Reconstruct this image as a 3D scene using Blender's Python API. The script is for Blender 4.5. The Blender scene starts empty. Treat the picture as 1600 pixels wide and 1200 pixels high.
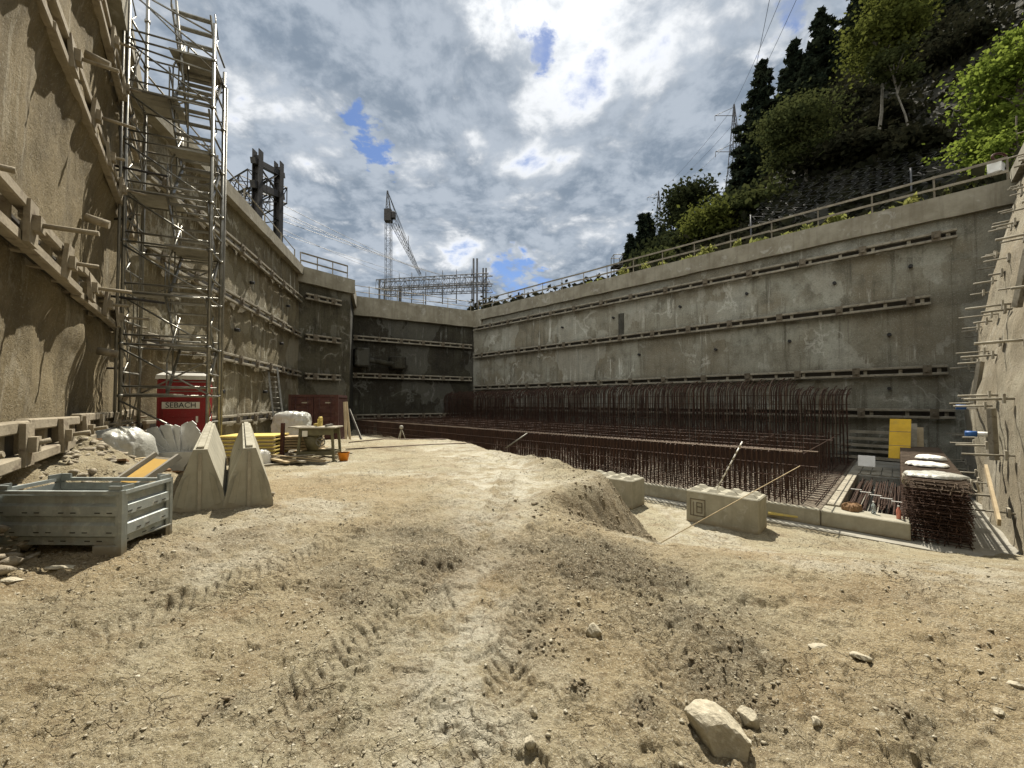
import bpy, math, random
import numpy as np
from mathutils import Vector, Matrix

# ------------------------------------------------------------------ camera, sky, sun
S = bpy.context.scene
COL = S.collection
EYE = 1.5                       # eye height above the ground at the camera; heights 'e' below are relative to the eye
F = 620.0                       # focal length in photograph pixels (1600 wide)
PITCH = math.radians(1.4)
SH = 12.85
cam_d = bpy.data.cameras.new("camera"); cam = bpy.data.objects.new("camera", cam_d); COL.objects.link(cam)
cam.location = (0, 0, EYE); cam.rotation_euler = (math.pi/2 + PITCH, 0, 0)
cam_d.sensor_width = 36; cam_d.lens = 36*F/1600; cam_d.shift_y = SH/1600
cam_d.clip_start = 0.05; cam_d.clip_end = 3000
S.camera = cam

SUN_EL = math.radians(56); SUN_AZ = math.radians(4)
SD = Vector((math.sin(SUN_AZ)*math.cos(SUN_EL), math.cos(SUN_AZ)*math.cos(SUN_EL), math.sin(SUN_EL)))
sl = bpy.data.lights.new("sun", 'SUN'); sl.energy = 4.6; sl.angle = math.radians(0.6); sl.color = (1.0, 0.93, 0.80)
so = bpy.data.objects.new("sun", sl); COL.objects.link(so)
so.rotation_euler = SD.to_track_quat('Z', 'Y').to_euler(); so.location = SD*60
S.view_settings.view_transform = 'Standard'; S.view_settings.look = 'None'
S.view_settings.exposure = 0.88; S.view_settings.gamma = 1

def ray(px, py):
    """direction through a photograph pixel, scaled so that its Y is 1"""
    X = (px-800)/F; Z = (600-py+SH)/F
    c, s = math.cos(PITCH), math.sin(PITCH)
    y = c - s*Z; z = s + c*Z
    return X/y, z/y
def at(px, py, depth):
    a, b = ray(px, py); return Vector((a*depth, depth, b*depth+EYE))
def atz(px, py, e):
    """the point at height e (relative to the eye) seen at a pixel"""
    a, b = ray(px, py); d = e/b; return Vector((a*d, d, e+EYE))

class NT:
    def __init__(s, tree): s.t = tree; s.n = tree.nodes; s.l = tree.links; s.n.clear()
    def node(s, typ, **kw):
        n = s.n.new(typ)
        for k, v in kw.items(): setattr(n, k, v)
        return n
    def put(s, sock, v):
        if v is None: return
        if isinstance(v, bpy.types.NodeSocket): s.l.new(v, sock)
        else:
            if hasattr(sock.default_value, '__len__') and not isinstance(v, (int, float)) and len(v) == 3 and len(sock.default_value) == 4: v = (*v, 1)
            sock.default_value = v
    def math(s, op, a, b=None, c=None, clamp=False):
        n = s.node('ShaderNodeMath', operation=op, use_clamp=clamp); s.put(n.inputs[0], a); s.put(n.inputs[1], b)
        if c is not None: s.put(n.inputs[2], c)
        return n.outputs[0]
    def vmath(s, op, a, b=None):
        n = s.node('ShaderNodeVectorMath', operation=op); s.put(n.inputs[0], a); s.put(n.inputs[1], b)
        return n.outputs['Value'] if op in ('DOT_PRODUCT', 'LENGTH', 'DISTANCE') else n.outputs[0]
    def mix(s, f, a, b, blend='MIX'):
        n = s.node('ShaderNodeMix', data_type='RGBA', blend_type=blend); s.put(n.inputs[0], f); s.put(n.inputs[6], a); s.put(n.inputs[7], b); return n.outputs[2]
    def smooth(s, v, lo, hi, a=0.0, b=1.0):
        n = s.node('ShaderNodeMapRange', interpolation_type='SMOOTHSTEP'); s.put(n.inputs[0], v)
        for i, q in zip((1, 2, 3, 4), (lo, hi, a, b)): s.put(n.inputs[i], q)
        return n.outputs[0]
    def noise(s, vec, scale, detail=4, rough=.55, dist=0.0, lac=2.0):
        n = s.node('ShaderNodeTexNoise'); s.put(n.inputs['Vector'], vec); s.put(n.inputs['Scale'], scale)
        s.put(n.inputs['Detail'], detail); s.put(n.inputs['Roughness'], rough); s.put(n.inputs['Distortion'], dist); s.put(n.inputs['Lacunarity'], lac)
        return n.outputs[0]
    def map(s, vec, scale=(1,1,1), loc=(0,0,0), rot=(0,0,0)):
        n = s.node('ShaderNodeMapping'); s.put(n.inputs[0], vec); n.inputs[1].default_value = loc; n.inputs[2].default_value = rot; n.inputs[3].default_value = scale
        return n.outputs[0]

# world: physical sky seen through procedural broken cloud
w = bpy.data.worlds.new("World"); S.world = w; w.use_nodes = True
T = NT(w.node_tree)
out = T.node('ShaderNodeOutputWorld'); bg = T.node('ShaderNodeBackground'); T.l.new(bg.outputs[0], out.inputs[0])
sky = T.node('ShaderNodeTexSky', sky_type='NISHITA'); sky.sun_disc = False
sky.sun_elevation = SUN_EL; sky.sun_rotation = SUN_AZ; sky.altitude = 900; sky.dust_density = .6; sky.ozone_density = 1.5
tc = T.node('ShaderNodeTexCoord').outputs['Generated']
dirn = T.vmath('NORMALIZE', tc)
sep = T.node('ShaderNodeSeparateXYZ'); T.put(sep.inputs[0], dirn)
zz = T.math('ADD', T.math('MAXIMUM', sep.outputs[2], 0.0), 0.22)
cmb = T.node('ShaderNodeCombineXYZ'); T.put(cmb.inputs[0], T.math('DIVIDE', sep.outputs[0], zz)); T.put(cmb.inputs[1], T.math('DIVIDE', sep.outputs[1], zz))
pl = cmb.outputs[0]
warp = T.node('ShaderNodeTexNoise'); T.put(warp.inputs['Vector'], pl); T.put(warp.inputs['Scale'], 2.0); T.put(warp.inputs['Detail'], 3)
pw = T.vmath('ADD', pl, T.vmath('MULTIPLY', T.vmath('SUBTRACT', warp.outputs[1], (.5,.5,.5)), (.16,.16,.16)))
n1 = T.noise(T.map(pw, loc=(3.1, 1.7, 0)), 2.6, 9, .55)
n2 = T.noise(T.map(pw, loc=(7.4, 2.2, 4)), 6.5, 8, .58)
n3 = T.noise(T.map(pw, loc=(1.4, 9.2, 2)), 16.0, 6, .60)
dens = T.math('ADD', T.math('MULTIPLY', n1, .56), T.math('ADD', T.math('MULTIPLY', n2, .32), T.math('MULTIPLY', n3, .12)))
sund = T.vmath('DOT_PRODUCT', dirn, tuple(SD))
glow = T.math('POWER', T.math('MAXIMUM', sund, 0.0), 34.0)
# a lit rim where cloud is thin, a grey belly where it is thick
thin = T.smooth(dens, .505, .38)
c_grey = T.mix(T.smooth(T.math('ADD', T.math('MULTIPLY', n2, .6), T.math('MULTIPLY', n3, .4)), .40, .60), (.20, .25, .315), (.40, .45, .515))
c_lit = T.mix(thin, c_grey, (.86, .875, .89))
c_lit = T.mix(T.math('MULTIPLY', glow, .6), c_lit, T.mix(T.smooth(dens, .52, .43), (.42, .455, .50), (1.5, 1.5, 1.48)))
back = T.smooth(sep.outputs[1], .05, -.45)  # sky behind the camera brightened as added fill for the shaded walls
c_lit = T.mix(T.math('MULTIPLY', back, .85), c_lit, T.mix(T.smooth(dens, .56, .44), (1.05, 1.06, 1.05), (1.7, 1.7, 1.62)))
hole = None
for px, py, r, k in ((566, 200, .06, 1.35), (592, 245, .055, 1.1), (845, 72, .05, .75), (800, 432, .10, 1.1), (840, 440, .05, .9), (1240, 12, .05, .6)):
    a, b = ray(px, py); d = Vector((a, 1, b)).normalized()
    dd = T.math('ADD', T.vmath('DISTANCE', dirn, tuple(d)), T.math('MULTIPLY', T.math('SUBTRACT', n3, .5), .14))
    h = T.math('MULTIPLY', T.smooth(dd, r*1.0, 0.0), k*.16)
    hole = h if hole is None else T.math('MAXIMUM', hole, h)
cov = T.smooth(T.math('SUBTRACT', dens, hole), .315, .43)
skyc = T.mix(1.0, sky.outputs[0], (.075, .083, .098), 'MULTIPLY')
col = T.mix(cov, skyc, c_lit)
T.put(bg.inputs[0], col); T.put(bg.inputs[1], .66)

# ------------------------------------------------------------------ numpy noise
_rs = np.random.RandomState(7); _tab = _rs.rand(256, 256)
def vn(x, y, seed=0):
    x = np.asarray(x, float)+seed*17.3; y = np.asarray(y, float)+seed*9.1
    ix = np.floor(x).astype(int); iy = np.floor(y).astype(int); fx = x-ix; fy = y-iy
    fx = fx*fx*(3-2*fx); fy = fy*fy*(3-2*fy)
    a = _tab[ix & 255, iy & 255]; b = _tab[(ix+1) & 255, iy & 255]; c = _tab[ix & 255, (iy+1) & 255]; d = _tab[(ix+1) & 255, (iy+1) & 255]
    return (a*(1-fx)+b*fx)*(1-fy)+(c*(1-fx)+d*fx)*fy - .5
def fbm(x, y, sc, octs=4, seed=0, gain=.5):
    r = 0; a = 1; tot = 0
    for i in range(octs):
        r = r + a*vn(x*sc*(1.97**i), y*sc*(1.97**i), seed+i*3); tot += a; a *= gain
    return r/tot*2
def sst(a, b, x):
    t = np.clip((x-a)/(b-a), 0, 1); return t*t*(3-2*t)

# ------------------------------------------------------------------ frames and plan
U = Vector((-.716, .698, 0)).normalized(); V = Vector((.698, .716, 0)).normalized(); O = Vector((8.5, 8.5, 0))
def uv(u, v, e): return O + U*u + V*v + Vector((0, 0, e+EYE))
WV = 12.41                       # distance of the right wall from the kerb line
CAP = 8.6; FLOOR = -3.0
A = Vector((-10.24, 10.4, 0)); NEAR_DIR = Vector((-.62, .785, 0)).normalized()
NEAR0 = A - NEAR_DIR*10.4
L1 = Vector((-13.5, 25.0, 0)); ST1 = Vector((-11.4, 27.8, 0))
BK0 = Vector((-13.4, 31.9, 0)); BK1 = Vector((-3.66, 37.7, 0))
RC = O + U*(-1.45) + V*WV         # right corner at floor level

# ------------------------------------------------------------------ object helpers
def tag(o, label=None, cat=None, group=None, kind=None):
    if label: o['label'] = label
    if cat: o['category'] = cat
    if group: o['group'] = group
    if kind: o['kind'] = kind
    return o
def root(name, label, cat, loc=(0,0,0), rz=0.0, group=None):
    o = bpy.data.objects.new(name, None); COL.objects.link(o); o.location = loc; o.rotation_euler = (0, 0, rz)
    o.empty_display_size = .2
    return tag(o, label, cat, group)
def npmesh(name, v, f, mats, parent=None, smooth=False, attr=None):
    me = bpy.data.meshes.new(name)
    v = np.asarray(v, dtype=np.float32); f = np.asarray(f, dtype=np.int32); k = f.shape[1]
    me.vertices.add(len(v)); me.vertices.foreach_set('co', v.ravel())
    me.loops.add(f.size); me.loops.foreach_set('vertex_index', f.ravel())
    me.polygons.add(len(f)); me.polygons.foreach_set('loop_start', np.arange(0, f.size, k, dtype=np.int32))
    me.update(calc_edges=True); me.validate()
    if smooth: me.polygons.foreach_set('use_smooth', np.ones(len(me.polygons), dtype=bool))
    if attr is not None:
        at_ = me.color_attributes.new('soil', 'FLOAT_COLOR', 'POINT'); at_.data.foreach_set('color', np.asarray(attr, dtype=np.float32).ravel())
    for m in (mats if isinstance(mats, (list, tuple)) else [mats]): me.materials.append(m)
    o = bpy.data.objects.new(name, me); COL.objects.link(o)
    if parent is not None: o.parent = parent
    return o
class MB:
    def __init__(s): s.v = []; s.f = []; s.sm = []
    def add(s, vs, fs, smooth=False):
        b = len(s.v); s.v += [tuple(p) for p in vs]; s.f += [tuple(b+i for i in q) for q in fs]; s.sm += [smooth]*len(fs); return s
    def box(s, c, size, rz=0.0, M=None, bev=0.0):
        hx, hy, hz = [q/2 for q in size]; c = Vector(c)
        R = M if M is not None else Matrix.Rotation(rz, 3, 'Z')
        if bev <= 0:
            vs = [c+R@Vector((x*hx, y*hy, z*hz)) for x in (-1,1) for y in (-1,1) for z in (-1,1)]
            return s.add(vs, [(0,1,3,2),(4,6,7,5),(0,4,5,1),(2,3,7,6),(0,2,6,4),(1,5,7,3)])
        b = min(bev, hx*.9, hy*.9, hz*.9)     # box with chamfered edges
        idx = {}; vs = []
        for x in (-1,1):
            for y in (-1,1):
                for z in (-1,1):
                    for ax in range(3):
                        p = [x*(hx-b), y*(hy-b), z*(hz-b)]; p[ax] = (x*hx, y*hy, z*hz)[ax]
                        idx[(x,y,z,ax)] = len(vs); vs.append(c+R@Vector(p))
        fs = []
        for ax in range(3):
            o1, o2 = [(1,2),(0,2),(0,1)][ax]
            for sg in (-1,1):
                q = []
                for a_, b_ in ((-1,-1),(1,-1),(1,1),(-1,1)):
                    k = [0,0,0]; k[ax] = sg; k[o1] = a_; k[o2] = b_; q.append(idx[(*k, ax)])
                fs.append(q if (sg > 0) ^ (ax == 1) else q[::-1])
        for ax in range(3):
            o1, o2 = [(1,2),(0,2),(0,1)][ax]
            for a_ in (-1,1):
                for b_ in (-1,1):
                    k0 = [0,0,0]; k0[ax] = -1; k0[o1] = a_; k0[o2] = b_; k1 = list(k0); k1[ax] = 1
                    fs.append([idx[(*k0,o1)], idx[(*k1,o1)], idx[(*k1,o2)], idx[(*k0,o2)]])
        for x in (-1,1):
            for y in (-1,1):
                for z in (-1,1): fs.append([idx[(x,y,z,0)], idx[(x,y,z,1)], idx[(x,y,z,2)]])
        return s.add(vs, fs)
    def bar(s, p0, p1, w, h, up=(0,0,1), bev=0.0):
        p0 = Vector(p0); p1 = Vector(p1); d = p1-p0; L = d.length
        if L < 1e-6: return s
        x = d/L; up = Vector(up)
        if abs(x.dot(up)) > .98: up = Vector((0,1,0))
        y = up.cross(x).normalized(); z = x.cross(y)
        return s.box((p0+p1)/2, (L, w, h), M=Matrix((x, y, z)).transposed(), bev=bev)
    def tube(s, pts, r, n=6, cap=True, smooth=True):
        pts = [Vector(p) for p in pts]; rs = r if isinstance(r, (list, tuple)) else [r]*len(pts)
        vs = []; prev = None
        for i, p in enumerate(pts):
            t = (pts[min(i+1, len(pts)-1)]-pts[max(i-1, 0)]).normalized()
            a = Vector((0,0,1)) if abs(t.z) < .9 else Vector((1,0,0))
            if prev is not None and (prev - t*prev.dot(t)).length > .1: a = prev
            x = (a - t*a.dot(t)).normalized(); prev = x; y = t.cross(x)
            vs += [p + x*math.cos(2*math.pi*k/n)*rs[i] + y*math.sin(2*math.pi*k/n)*rs[i] for k in range(n)]
        fs = [(i*n+k, i*n+(k+1)%n, (i+1)*n+(k+1)%n, (i+1)*n+k) for i in range(len(pts)-1) for k in range(n)]
        s.add(vs, fs, smooth)
        if cap:
            b = len(s.v)-len(vs); s.f += [tuple(b+k for k in range(n))[::-1], tuple(b+(len(pts)-1)*n+k for k in range(n))]; s.sm += [False]*2
        return s
    def cone(s, c, r0, r1, z0, z1, n=16, cap=True):
        c = Vector(c); return s.tube([c+Vector((0,0,z0)), c+Vector((0,0,z1))], [r0, r1], n, cap)
    def prism(s, poly, p0, p1, side):
        """poly of (a, z) swept from p0 to p1; a runs along 'side'"""
        p0 = Vector(p0); p1 = Vector(p1); side = Vector(side); n = len(poly); up = Vector((0,0,1))
        vs = [p0+side*a+up*z for a, z in poly]+[p1+side*a+up*z for a, z in poly]
        return s.add(vs, [tuple(range(n))[::-1], tuple(range(n, 2*n))]+[(i, (i+1)%n, (i+1)%n+n, i+n) for i in range(n)])
    def build(s, name, m, parent=None, world=False):
        me = bpy.data.meshes.new(name); v = s.v
        if world and parent is not None:
            l = parent.location; v = [(a-l.x, b-l.y, c-l.z) for a, b, c in v]
        me.from_pydata(v, [], s.f); me.update()
        me.polygons.foreach_set('use_smooth', s.sm)
        me.materials.append(m)
        o = bpy.data.objects.new(name, me); COL.objects.link(o)
        if parent is not None: o.parent = parent
        import bmesh
        bm = bmesh.new(); bm.from_mesh(me); bmesh.ops.recalc_face_normals(bm, faces=bm.faces); bm.to_mesh(me); bm.free()
        return o
def dup(o, parent=None):
    c = o.copy(); COL.objects.link(c)
    if parent is not None: c.parent = parent
    for ch in o.children: dup(ch, c)
    return c

# ------------------------------------------------------------------ materials
def mat(name, cols, scale=3.0, rough=.8, metal=0.0, bump=.3, bscale=30, streak=0.0, streakcol=(.05,.04,.03), detail=6, trans=0.0, alpha=None, spec=.3, bdist=.02, pat=None, patcol=(.5,.5,.46), mud=None):
    m = bpy.data.materials.new(name); m.use_nodes = True; t = NT(m.node_tree)
    o = t.node('ShaderNodeOutputMaterial'); b = t.node('ShaderNodeBsdfPrincipled'); t.l.new(b.outputs[0], o.inputs[0])
    co = t.node('ShaderNodeTexCoord').outputs['Object']
    n = t.noise(co, scale, detail, .62)
    c = t.mix(t.smooth(n, .3, .7), cols[0], cols[1])
    if len(cols) > 2: c = t.mix(t.smooth(t.noise(co, scale*3.3, 5, .6), .5, .75), c, cols[2])
    if streak: c = t.mix(t.math('MULTIPLY', t.smooth(t.noise(t.map(co, (3.2, 3.2, .22)), 1.6, 6, .65), .48, .7), streak), c, streakcol)
    if pat: c = t.mix(t.math('MULTIPLY', t.smooth(t.noise(co, scale*1.6, 8, .7, .8), .56, .66), pat), c, patcol)
    if mud:
        sz = t.node('ShaderNodeSeparateXYZ'); t.put(sz.inputs[0], co)
        mz = t.math('ADD', sz.outputs[2], t.math('MULTIPLY', t.math('SUBTRACT', t.noise(co, 5, 6, .7), .5), mud*2.2))
        c = t.mix(t.math('MULTIPLY', t.smooth(mz, mud, 0.0), .75), c, (.24,.19,.12))
        c = t.mix(t.smooth(t.noise(co, 38, 4, .8), .60, .72, 0, .55), c, (.30,.25,.17))
    t.put(b.inputs['Base Color'], c)
    t.put(b.inputs['Roughness'], t.smooth(t.noise(co, scale*4, 3), .2, .8, max(rough-.12, .05), min(rough+.12, 1)))
    b.inputs['Metallic'].default_value = metal; b.inputs['Specular IOR Level'].default_value = spec
    if trans: b.inputs['Transmission Weight'].default_value = trans
    if alpha is not None: b.inputs['Alpha'].default_value = alpha
    if bump:
        bn = t.node('ShaderNodeBump'); bn.inputs['Strength'].default_value = bump; bn.inputs['Distance'].default_value = bdist
        t.put(bn.inputs['Height'], t.noise(co, bscale, 5, .6)); t.l.new(bn.outputs[0], b.inputs['Normal'])
    return m

def wallmat(name, base, dark, light, warm, damp_e=None, streak=.6, eff=.6, bstr=.6, rscale=9.0, panel=None):
    m = bpy.data.materials.new(name); m.use_nodes = True; t = NT(m.node_tree)
    o = t.node('ShaderNodeOutputMaterial'); b = t.node('ShaderNodeBsdfPrincipled'); t.l.new(b.outputs[0], o.inputs[0])
    co = t.node('ShaderNodeNewGeometry').outputs['Position']
    sp = t.node('ShaderNodeSeparateXYZ'); t.put(sp.inputs[0], co)
    big = t.noise(co, .28, 6, .6, .4); mid = t.noise(co, 1.3, 7, .62); fine = t.noise(co, 14, 5, .7)
    c = t.mix(t.smooth(big, .35, .65), base, warm)
    c = t.mix(t.math('MULTIPLY', t.smooth(mid, .45, .7), .7), c, dark)
    st = t.noise(t.map(co, (2.4, 2.4, .12)), 1.5, 7, .7, .25)
    c = t.mix(t.math('MULTIPLY', t.smooth(st, .5, .68), streak), c, dark)
    st2 = t.noise(t.map(co, (3.1, 3.1, .2), (4, 2, 7)), 1.2, 8, .72, .5)
    zone = t.smooth(t.noise(t.map(co, (1,1,1.5), (9,3,1)), .42, 3, .5), .48, .6)
    c = t.mix(t.math('MULTIPLY', t.math('MULTIPLY', t.smooth(st2, .54, .66), zone), eff), c, light)
    if panel:
        al = t.vmath('DOT_PRODUCT', co, tuple(panel)); al = t.math('ADD', al, t.math('MULTIPLY', t.math('SUBTRACT', mid, .5), .12))
        cell = t.node('ShaderNodeCombineXYZ'); t.put(cell.inputs[0], t.math('FLOOR', t.math('DIVIDE', al, 3.3))); t.put(cell.inputs[1], t.math('FLOOR', t.math('DIVIDE', t.math('ADD', sp.outputs[2], .9), 2.75)))
        wn = t.node('ShaderNodeTexWhiteNoise'); t.put(wn.inputs[0], cell.outputs[0])
        c = t.mix(t.smooth(wn.outputs[0], .0, 1, 0, .45), c, warm); 
        fr = t.math('ABSOLUTE', t.math('SUBTRACT', t.math('FRACT', t.math('DIVIDE', al, 3.3)), .5))
        c = t.mix(t.smooth(fr, .006, .0, 0, .55), c, dark)
    # rust runs below the anchors
    ru = t.noise(t.map(co, (1.6, 1.6, .10), (8, 8, 1)), 2.2, 5, .7, .1)
    c = t.mix(t.math('MULTIPLY', t.smooth(ru, .62, .74), .25), c, (.15,.10,.055))
    # thin crack-like lime veins
    vv = t.math('ABSOLUTE', t.math('SUBTRACT', t.noise(t.map(co, (1,1,.8)), .42, 7, .58, .3), .5))
    pa = t.smooth(t.noise(t.map(co, (1,1,.7), (6,2,9)), .34, 6, .55), .545, .56)
    c = t.mix(t.math('MULTIPLY', pa, .30), c, t.mix(.5, base, light))
    z2 = t.smooth(t.noise(t.map(co, (1,1,1), (2,8,5)), .3, 2), .49, .58)
    c = t.mix(t.math('MULTIPLY', t.math('MULTIPLY', t.smooth(vv, .020, .003), z2), eff*.5), c, light)
    # damp band over and under each wale row
    if damp_e:
        for e in damp_e:
            dz = t.math('SUBTRACT', sp.outputs[2], e+EYE)
            dz = t.math('ADD', dz, t.math('MULTIPLY', t.math('SUBTRACT', mid, .5), .9))
            c = t.mix(t.math('MULTIPLY', t.smooth(t.math('ABSOLUTE', dz), .55, .1), .38), c, dark)
    c = t.mix(t.smooth(fine, .45, .75, 0, .5), c, dark); c = t.mix(t.smooth(t.noise(co, 30, 3, .7), .55, .7, 0, .35), c, light)
    t.put(b.inputs['Base Color'], c); b.inputs['Roughness'].default_value = .92; b.inputs['Specular IOR Level'].default_value = .2
    bn = t.node('ShaderNodeBump'); bn.inputs['Strength'].default_value = bstr; bn.inputs['Distance'].default_value = .05
    t.put(bn.inputs['Height'], t.math('ADD', t.math('ADD', t.noise(co, rscale, 7, .72), t.math('MULTIPLY', t.noise(co, rscale*3.5, 4, .7), .45)), t.math('MULTIPLY', t.noise(t.map(co, (1,1,.3)), 2.2, 4), 1.2)))
    t.l.new(bn.outputs[0], b.inputs['Normal'])
    return m

M = {}
M['wall_r'] = wallmat('shotcrete_grey', (.33,.335,.28), (.095,.088,.066), (.62,.62,.55), (.195,.172,.122), (7.75, 7.3, 4.3, 1.33, .5, -.3, -1.2), .85, .75, panel=(-.716, .698, 0))
M['wall_l'] = wallmat('shotcrete_brown', (.21,.182,.112), (.085,.07,.043), (.62,.60,.50), (.20,.165,.10), (6.5, 4.25, 1.75), .8, .95, .9)
M['wall_n'] = wallmat('shotcrete_ochre', (.235,.192,.115), (.11,.09,.055), (.50,.47,.38), (.205,.165,.095), None, .55, .45, 1.0, 14.0)
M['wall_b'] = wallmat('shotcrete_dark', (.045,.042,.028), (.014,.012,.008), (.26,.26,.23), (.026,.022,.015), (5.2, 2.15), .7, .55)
M['wall_s'] = wallmat('shotcrete_batter', (.31,.285,.215), (.20,.17,.12), (.5,.48,.42), (.27,.23,.16), None, .35, .4, 1.0, 12.0)
M['cap'] = mat('cap_concrete', ((.27,.25,.19),(.18,.16,.115)), 1.1, .9, 0, .5, 12, .4, (.12,.10,.07), pat=.3)
M['conc'] = mat('precast_concrete', ((.34,.32,.25),(.25,.235,.18)), 2.2, .85, 0, .35, 40, .35, (.15,.135,.095), bdist=.006, pat=.3, mud=.15)
M['slab'] = mat('slab_concrete', ((.33,.315,.27),(.22,.205,.165)), 1.2, .85, 0, .3, 25, pat=.3, patcol=(.22,.20,.16))
M['slab_shaded'] = mat('shaded_slab_concrete', ((.17,.145,.11),(.12,.095,.068)), 1.2, .85, 0, .3, 25, pat=.4, patcol=(.26,.25,.21))  # slab colour darkened to stand in for shade inside the rebar cage
M['wale'] = mat('grouted_steel', ((.30,.275,.215),(.20,.18,.135),(.13,.105,.075)), 2.5, .85, .1, .5, 22)
M['wale_dark'] = mat('rusty_plate', ((.12,.10,.07),(.17,.145,.105),(.06,.045,.03)), 2.5, .85, .1, .4, 22)
M['recess_shade'] = mat('painted_recess_shade', ((.03,.026,.02),(.05,.042,.03)), 3, .95, 0, .3, 20)  # near-black colour standing in for shadow between paired wale beams
M['wale_n'] = mat('pale_grouted_steel', ((.30,.26,.19),(.20,.17,.12),(.13,.10,.07)), 2.0, .85, 0, .5, 22)
M['galv'] = mat('galvanised_steel', ((.27,.26,.23),(.17,.165,.14)), 5, .42, .75, .15, 60, bdist=.003)
M['galv_dull'] = mat('dull_steel', ((.15,.145,.125),(.24,.23,.2)), 5, .55, .5, .15, 60)
M['deck'] = mat('deck_board', ((.33,.31,.25),(.22,.205,.165)), 3, .8, 0, .3, 30)
M['rebar'] = mat('rusty_rebar', ((.036,.022,.016),(.075,.040,.026)), 2.5, .75, .3, 0)
M['rebar_pale'] = mat('worn_rebar', ((.11,.078,.055),(.17,.13,.095)), 4, .6, .45, 0)
M['dsteel'] = mat('dark_steel', ((.03,.028,.027),(.055,.05,.046)), 3, .6, .5, .1, 40)
M['dsteel2'] = mat('weathered_net_wire', ((.10,.10,.095),(.07,.07,.065)), 3, .6, .3, 0)
M['msteel'] = mat('grey_lattice_steel', ((.13,.13,.135),(.09,.09,.095)), 3, .6, .5, 0)
M['rail'] = mat('railing_steel', ((.24,.21,.155),(.15,.13,.095)), 3, .6, .4, .2, 40)
M['crate'] = mat('zinc_crate', ((.34,.37,.36),(.26,.285,.275),(.43,.45,.43)), 3.5, .55, .35, .12, 40, .35, (.16,.14,.10), bdist=.004, mud=.16)
M['red'] = mat('red_plastic', ((.30,.012,.016),(.22,.010,.012)), 2, .45, 0, .05, 30, .25, (.14,.03,.025), spec=.5, mud=.35)
M['white'] = mat('white_plastic', ((.78,.77,.72),(.66,.64,.58)), 3, .45, 0, .1, 30)
M['cont'] = mat('oxide_red_container', ((.070,.026,.020),(.048,.018,.014),(.09,.05,.035)), 1.6, .6, .1, .15, 25, .4, (.06,.03,.02))
M['foil'] = mat('clear_plastic_foil', ((.50,.50,.45),(.36,.355,.31)), 4, .3, 0, .6, 14, spec=.7, bdist=.03)
M['foil2'] = mat('milky_plastic', ((.60,.60,.57),(.46,.46,.43)), 3, .4, 0, .5, 9, spec=.6, bdist=.03)
M['wood'] = mat('raw_timber', ((.46,.37,.23),(.34,.265,.16)), 3, .8, 0, .25, 20, pat=.2, patcol=(.2,.16,.1))
M['wood_grey'] = mat('weathered_timber', ((.36,.33,.26),(.23,.205,.155)), 3, .85, 0, .3, 20)
M['yellow'] = mat('yellow_formwork', ((.78,.50,.03),(.66,.41,.03)), 3, .55, 0, .1, 25, pat=.2, patcol=(.4,.3,.1))
M['yellow_old'] = mat('pale_yellow_board', ((.62,.47,.10),(.50,.39,.12)), 4, .7, 0, .2, 25, pat=.35, patcol=(.42,.36,.24))
M['yellow_dirty'] = mat('dirty_yellow_board', ((.55,.42,.10),(.42,.34,.12)), 4, .7, 0, .2, 25, pat=.4, patcol=(.4,.37,.28))
M['orange_pale'] = mat('orange_ply', ((.68,.44,.12),(.58,.38,.12)), 3, .7, 0, .1, 25)
M['orange'] = mat('orange_plastic', ((.75,.27,.02),(.65,.22,.02)), 5, .45, 0, .05, 30)
M['sawgreen'] = mat('khaki_machine_paint', ((.16,.15,.085),(.11,.10,.065)), 4, .6, .2, .2, 40)
M['dark'] = mat('black_rubber', ((.02,.02,.02),(.035,.033,.03)), 4, .7, 0, .1, 30)
M['blue'] = mat('blue_plastic', ((.03,.12,.36),(.025,.09,.28)), 4, .5, 0, 0)
M['rock'] = mat('pale_stone', ((.42,.38,.29),(.29,.26,.19),(.50,.47,.38)), 9, .92, 0, .8, 45, bdist=.012)
M['rubble'] = mat('rubble_stone', ((.33,.29,.22),(.23,.195,.14),(.46,.43,.36)), 6, .95, 0, .7, 35, bdist=.02)
M['cloth'] = mat('brown_rag', ((.25,.15,.08),(.17,.10,.05)), 8, .95, 0, .4, 40)
M['wrap'] = mat('cement_board', ((.40,.38,.33),(.30,.28,.24)), 3, .8, 0, .2, 25)
M['bark'] = mat('dark_bark', ((.07,.055,.04),(.12,.10,.075)), 6, .95, 0, .5, 20)
M['bark_pale'] = mat('pale_bark', ((.20,.185,.15),(.11,.10,.08)), 5, .9, 0, .4, 20)
M['glass'] = mat('bottle_plastic', ((.70,.78,.80),(.6,.7,.74)), 4, .15, 0, 0, trans=.8, spec=.6)
M['pink'] = mat('pink_drink', ((.65,.25,.18),(.55,.2,.15)), 4, .3, 0, 0)
M['lampglass'] = mat('sign_black', ((.015,.015,.015),(.02,.02,.02)), 4, .5, 0, 0)

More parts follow.
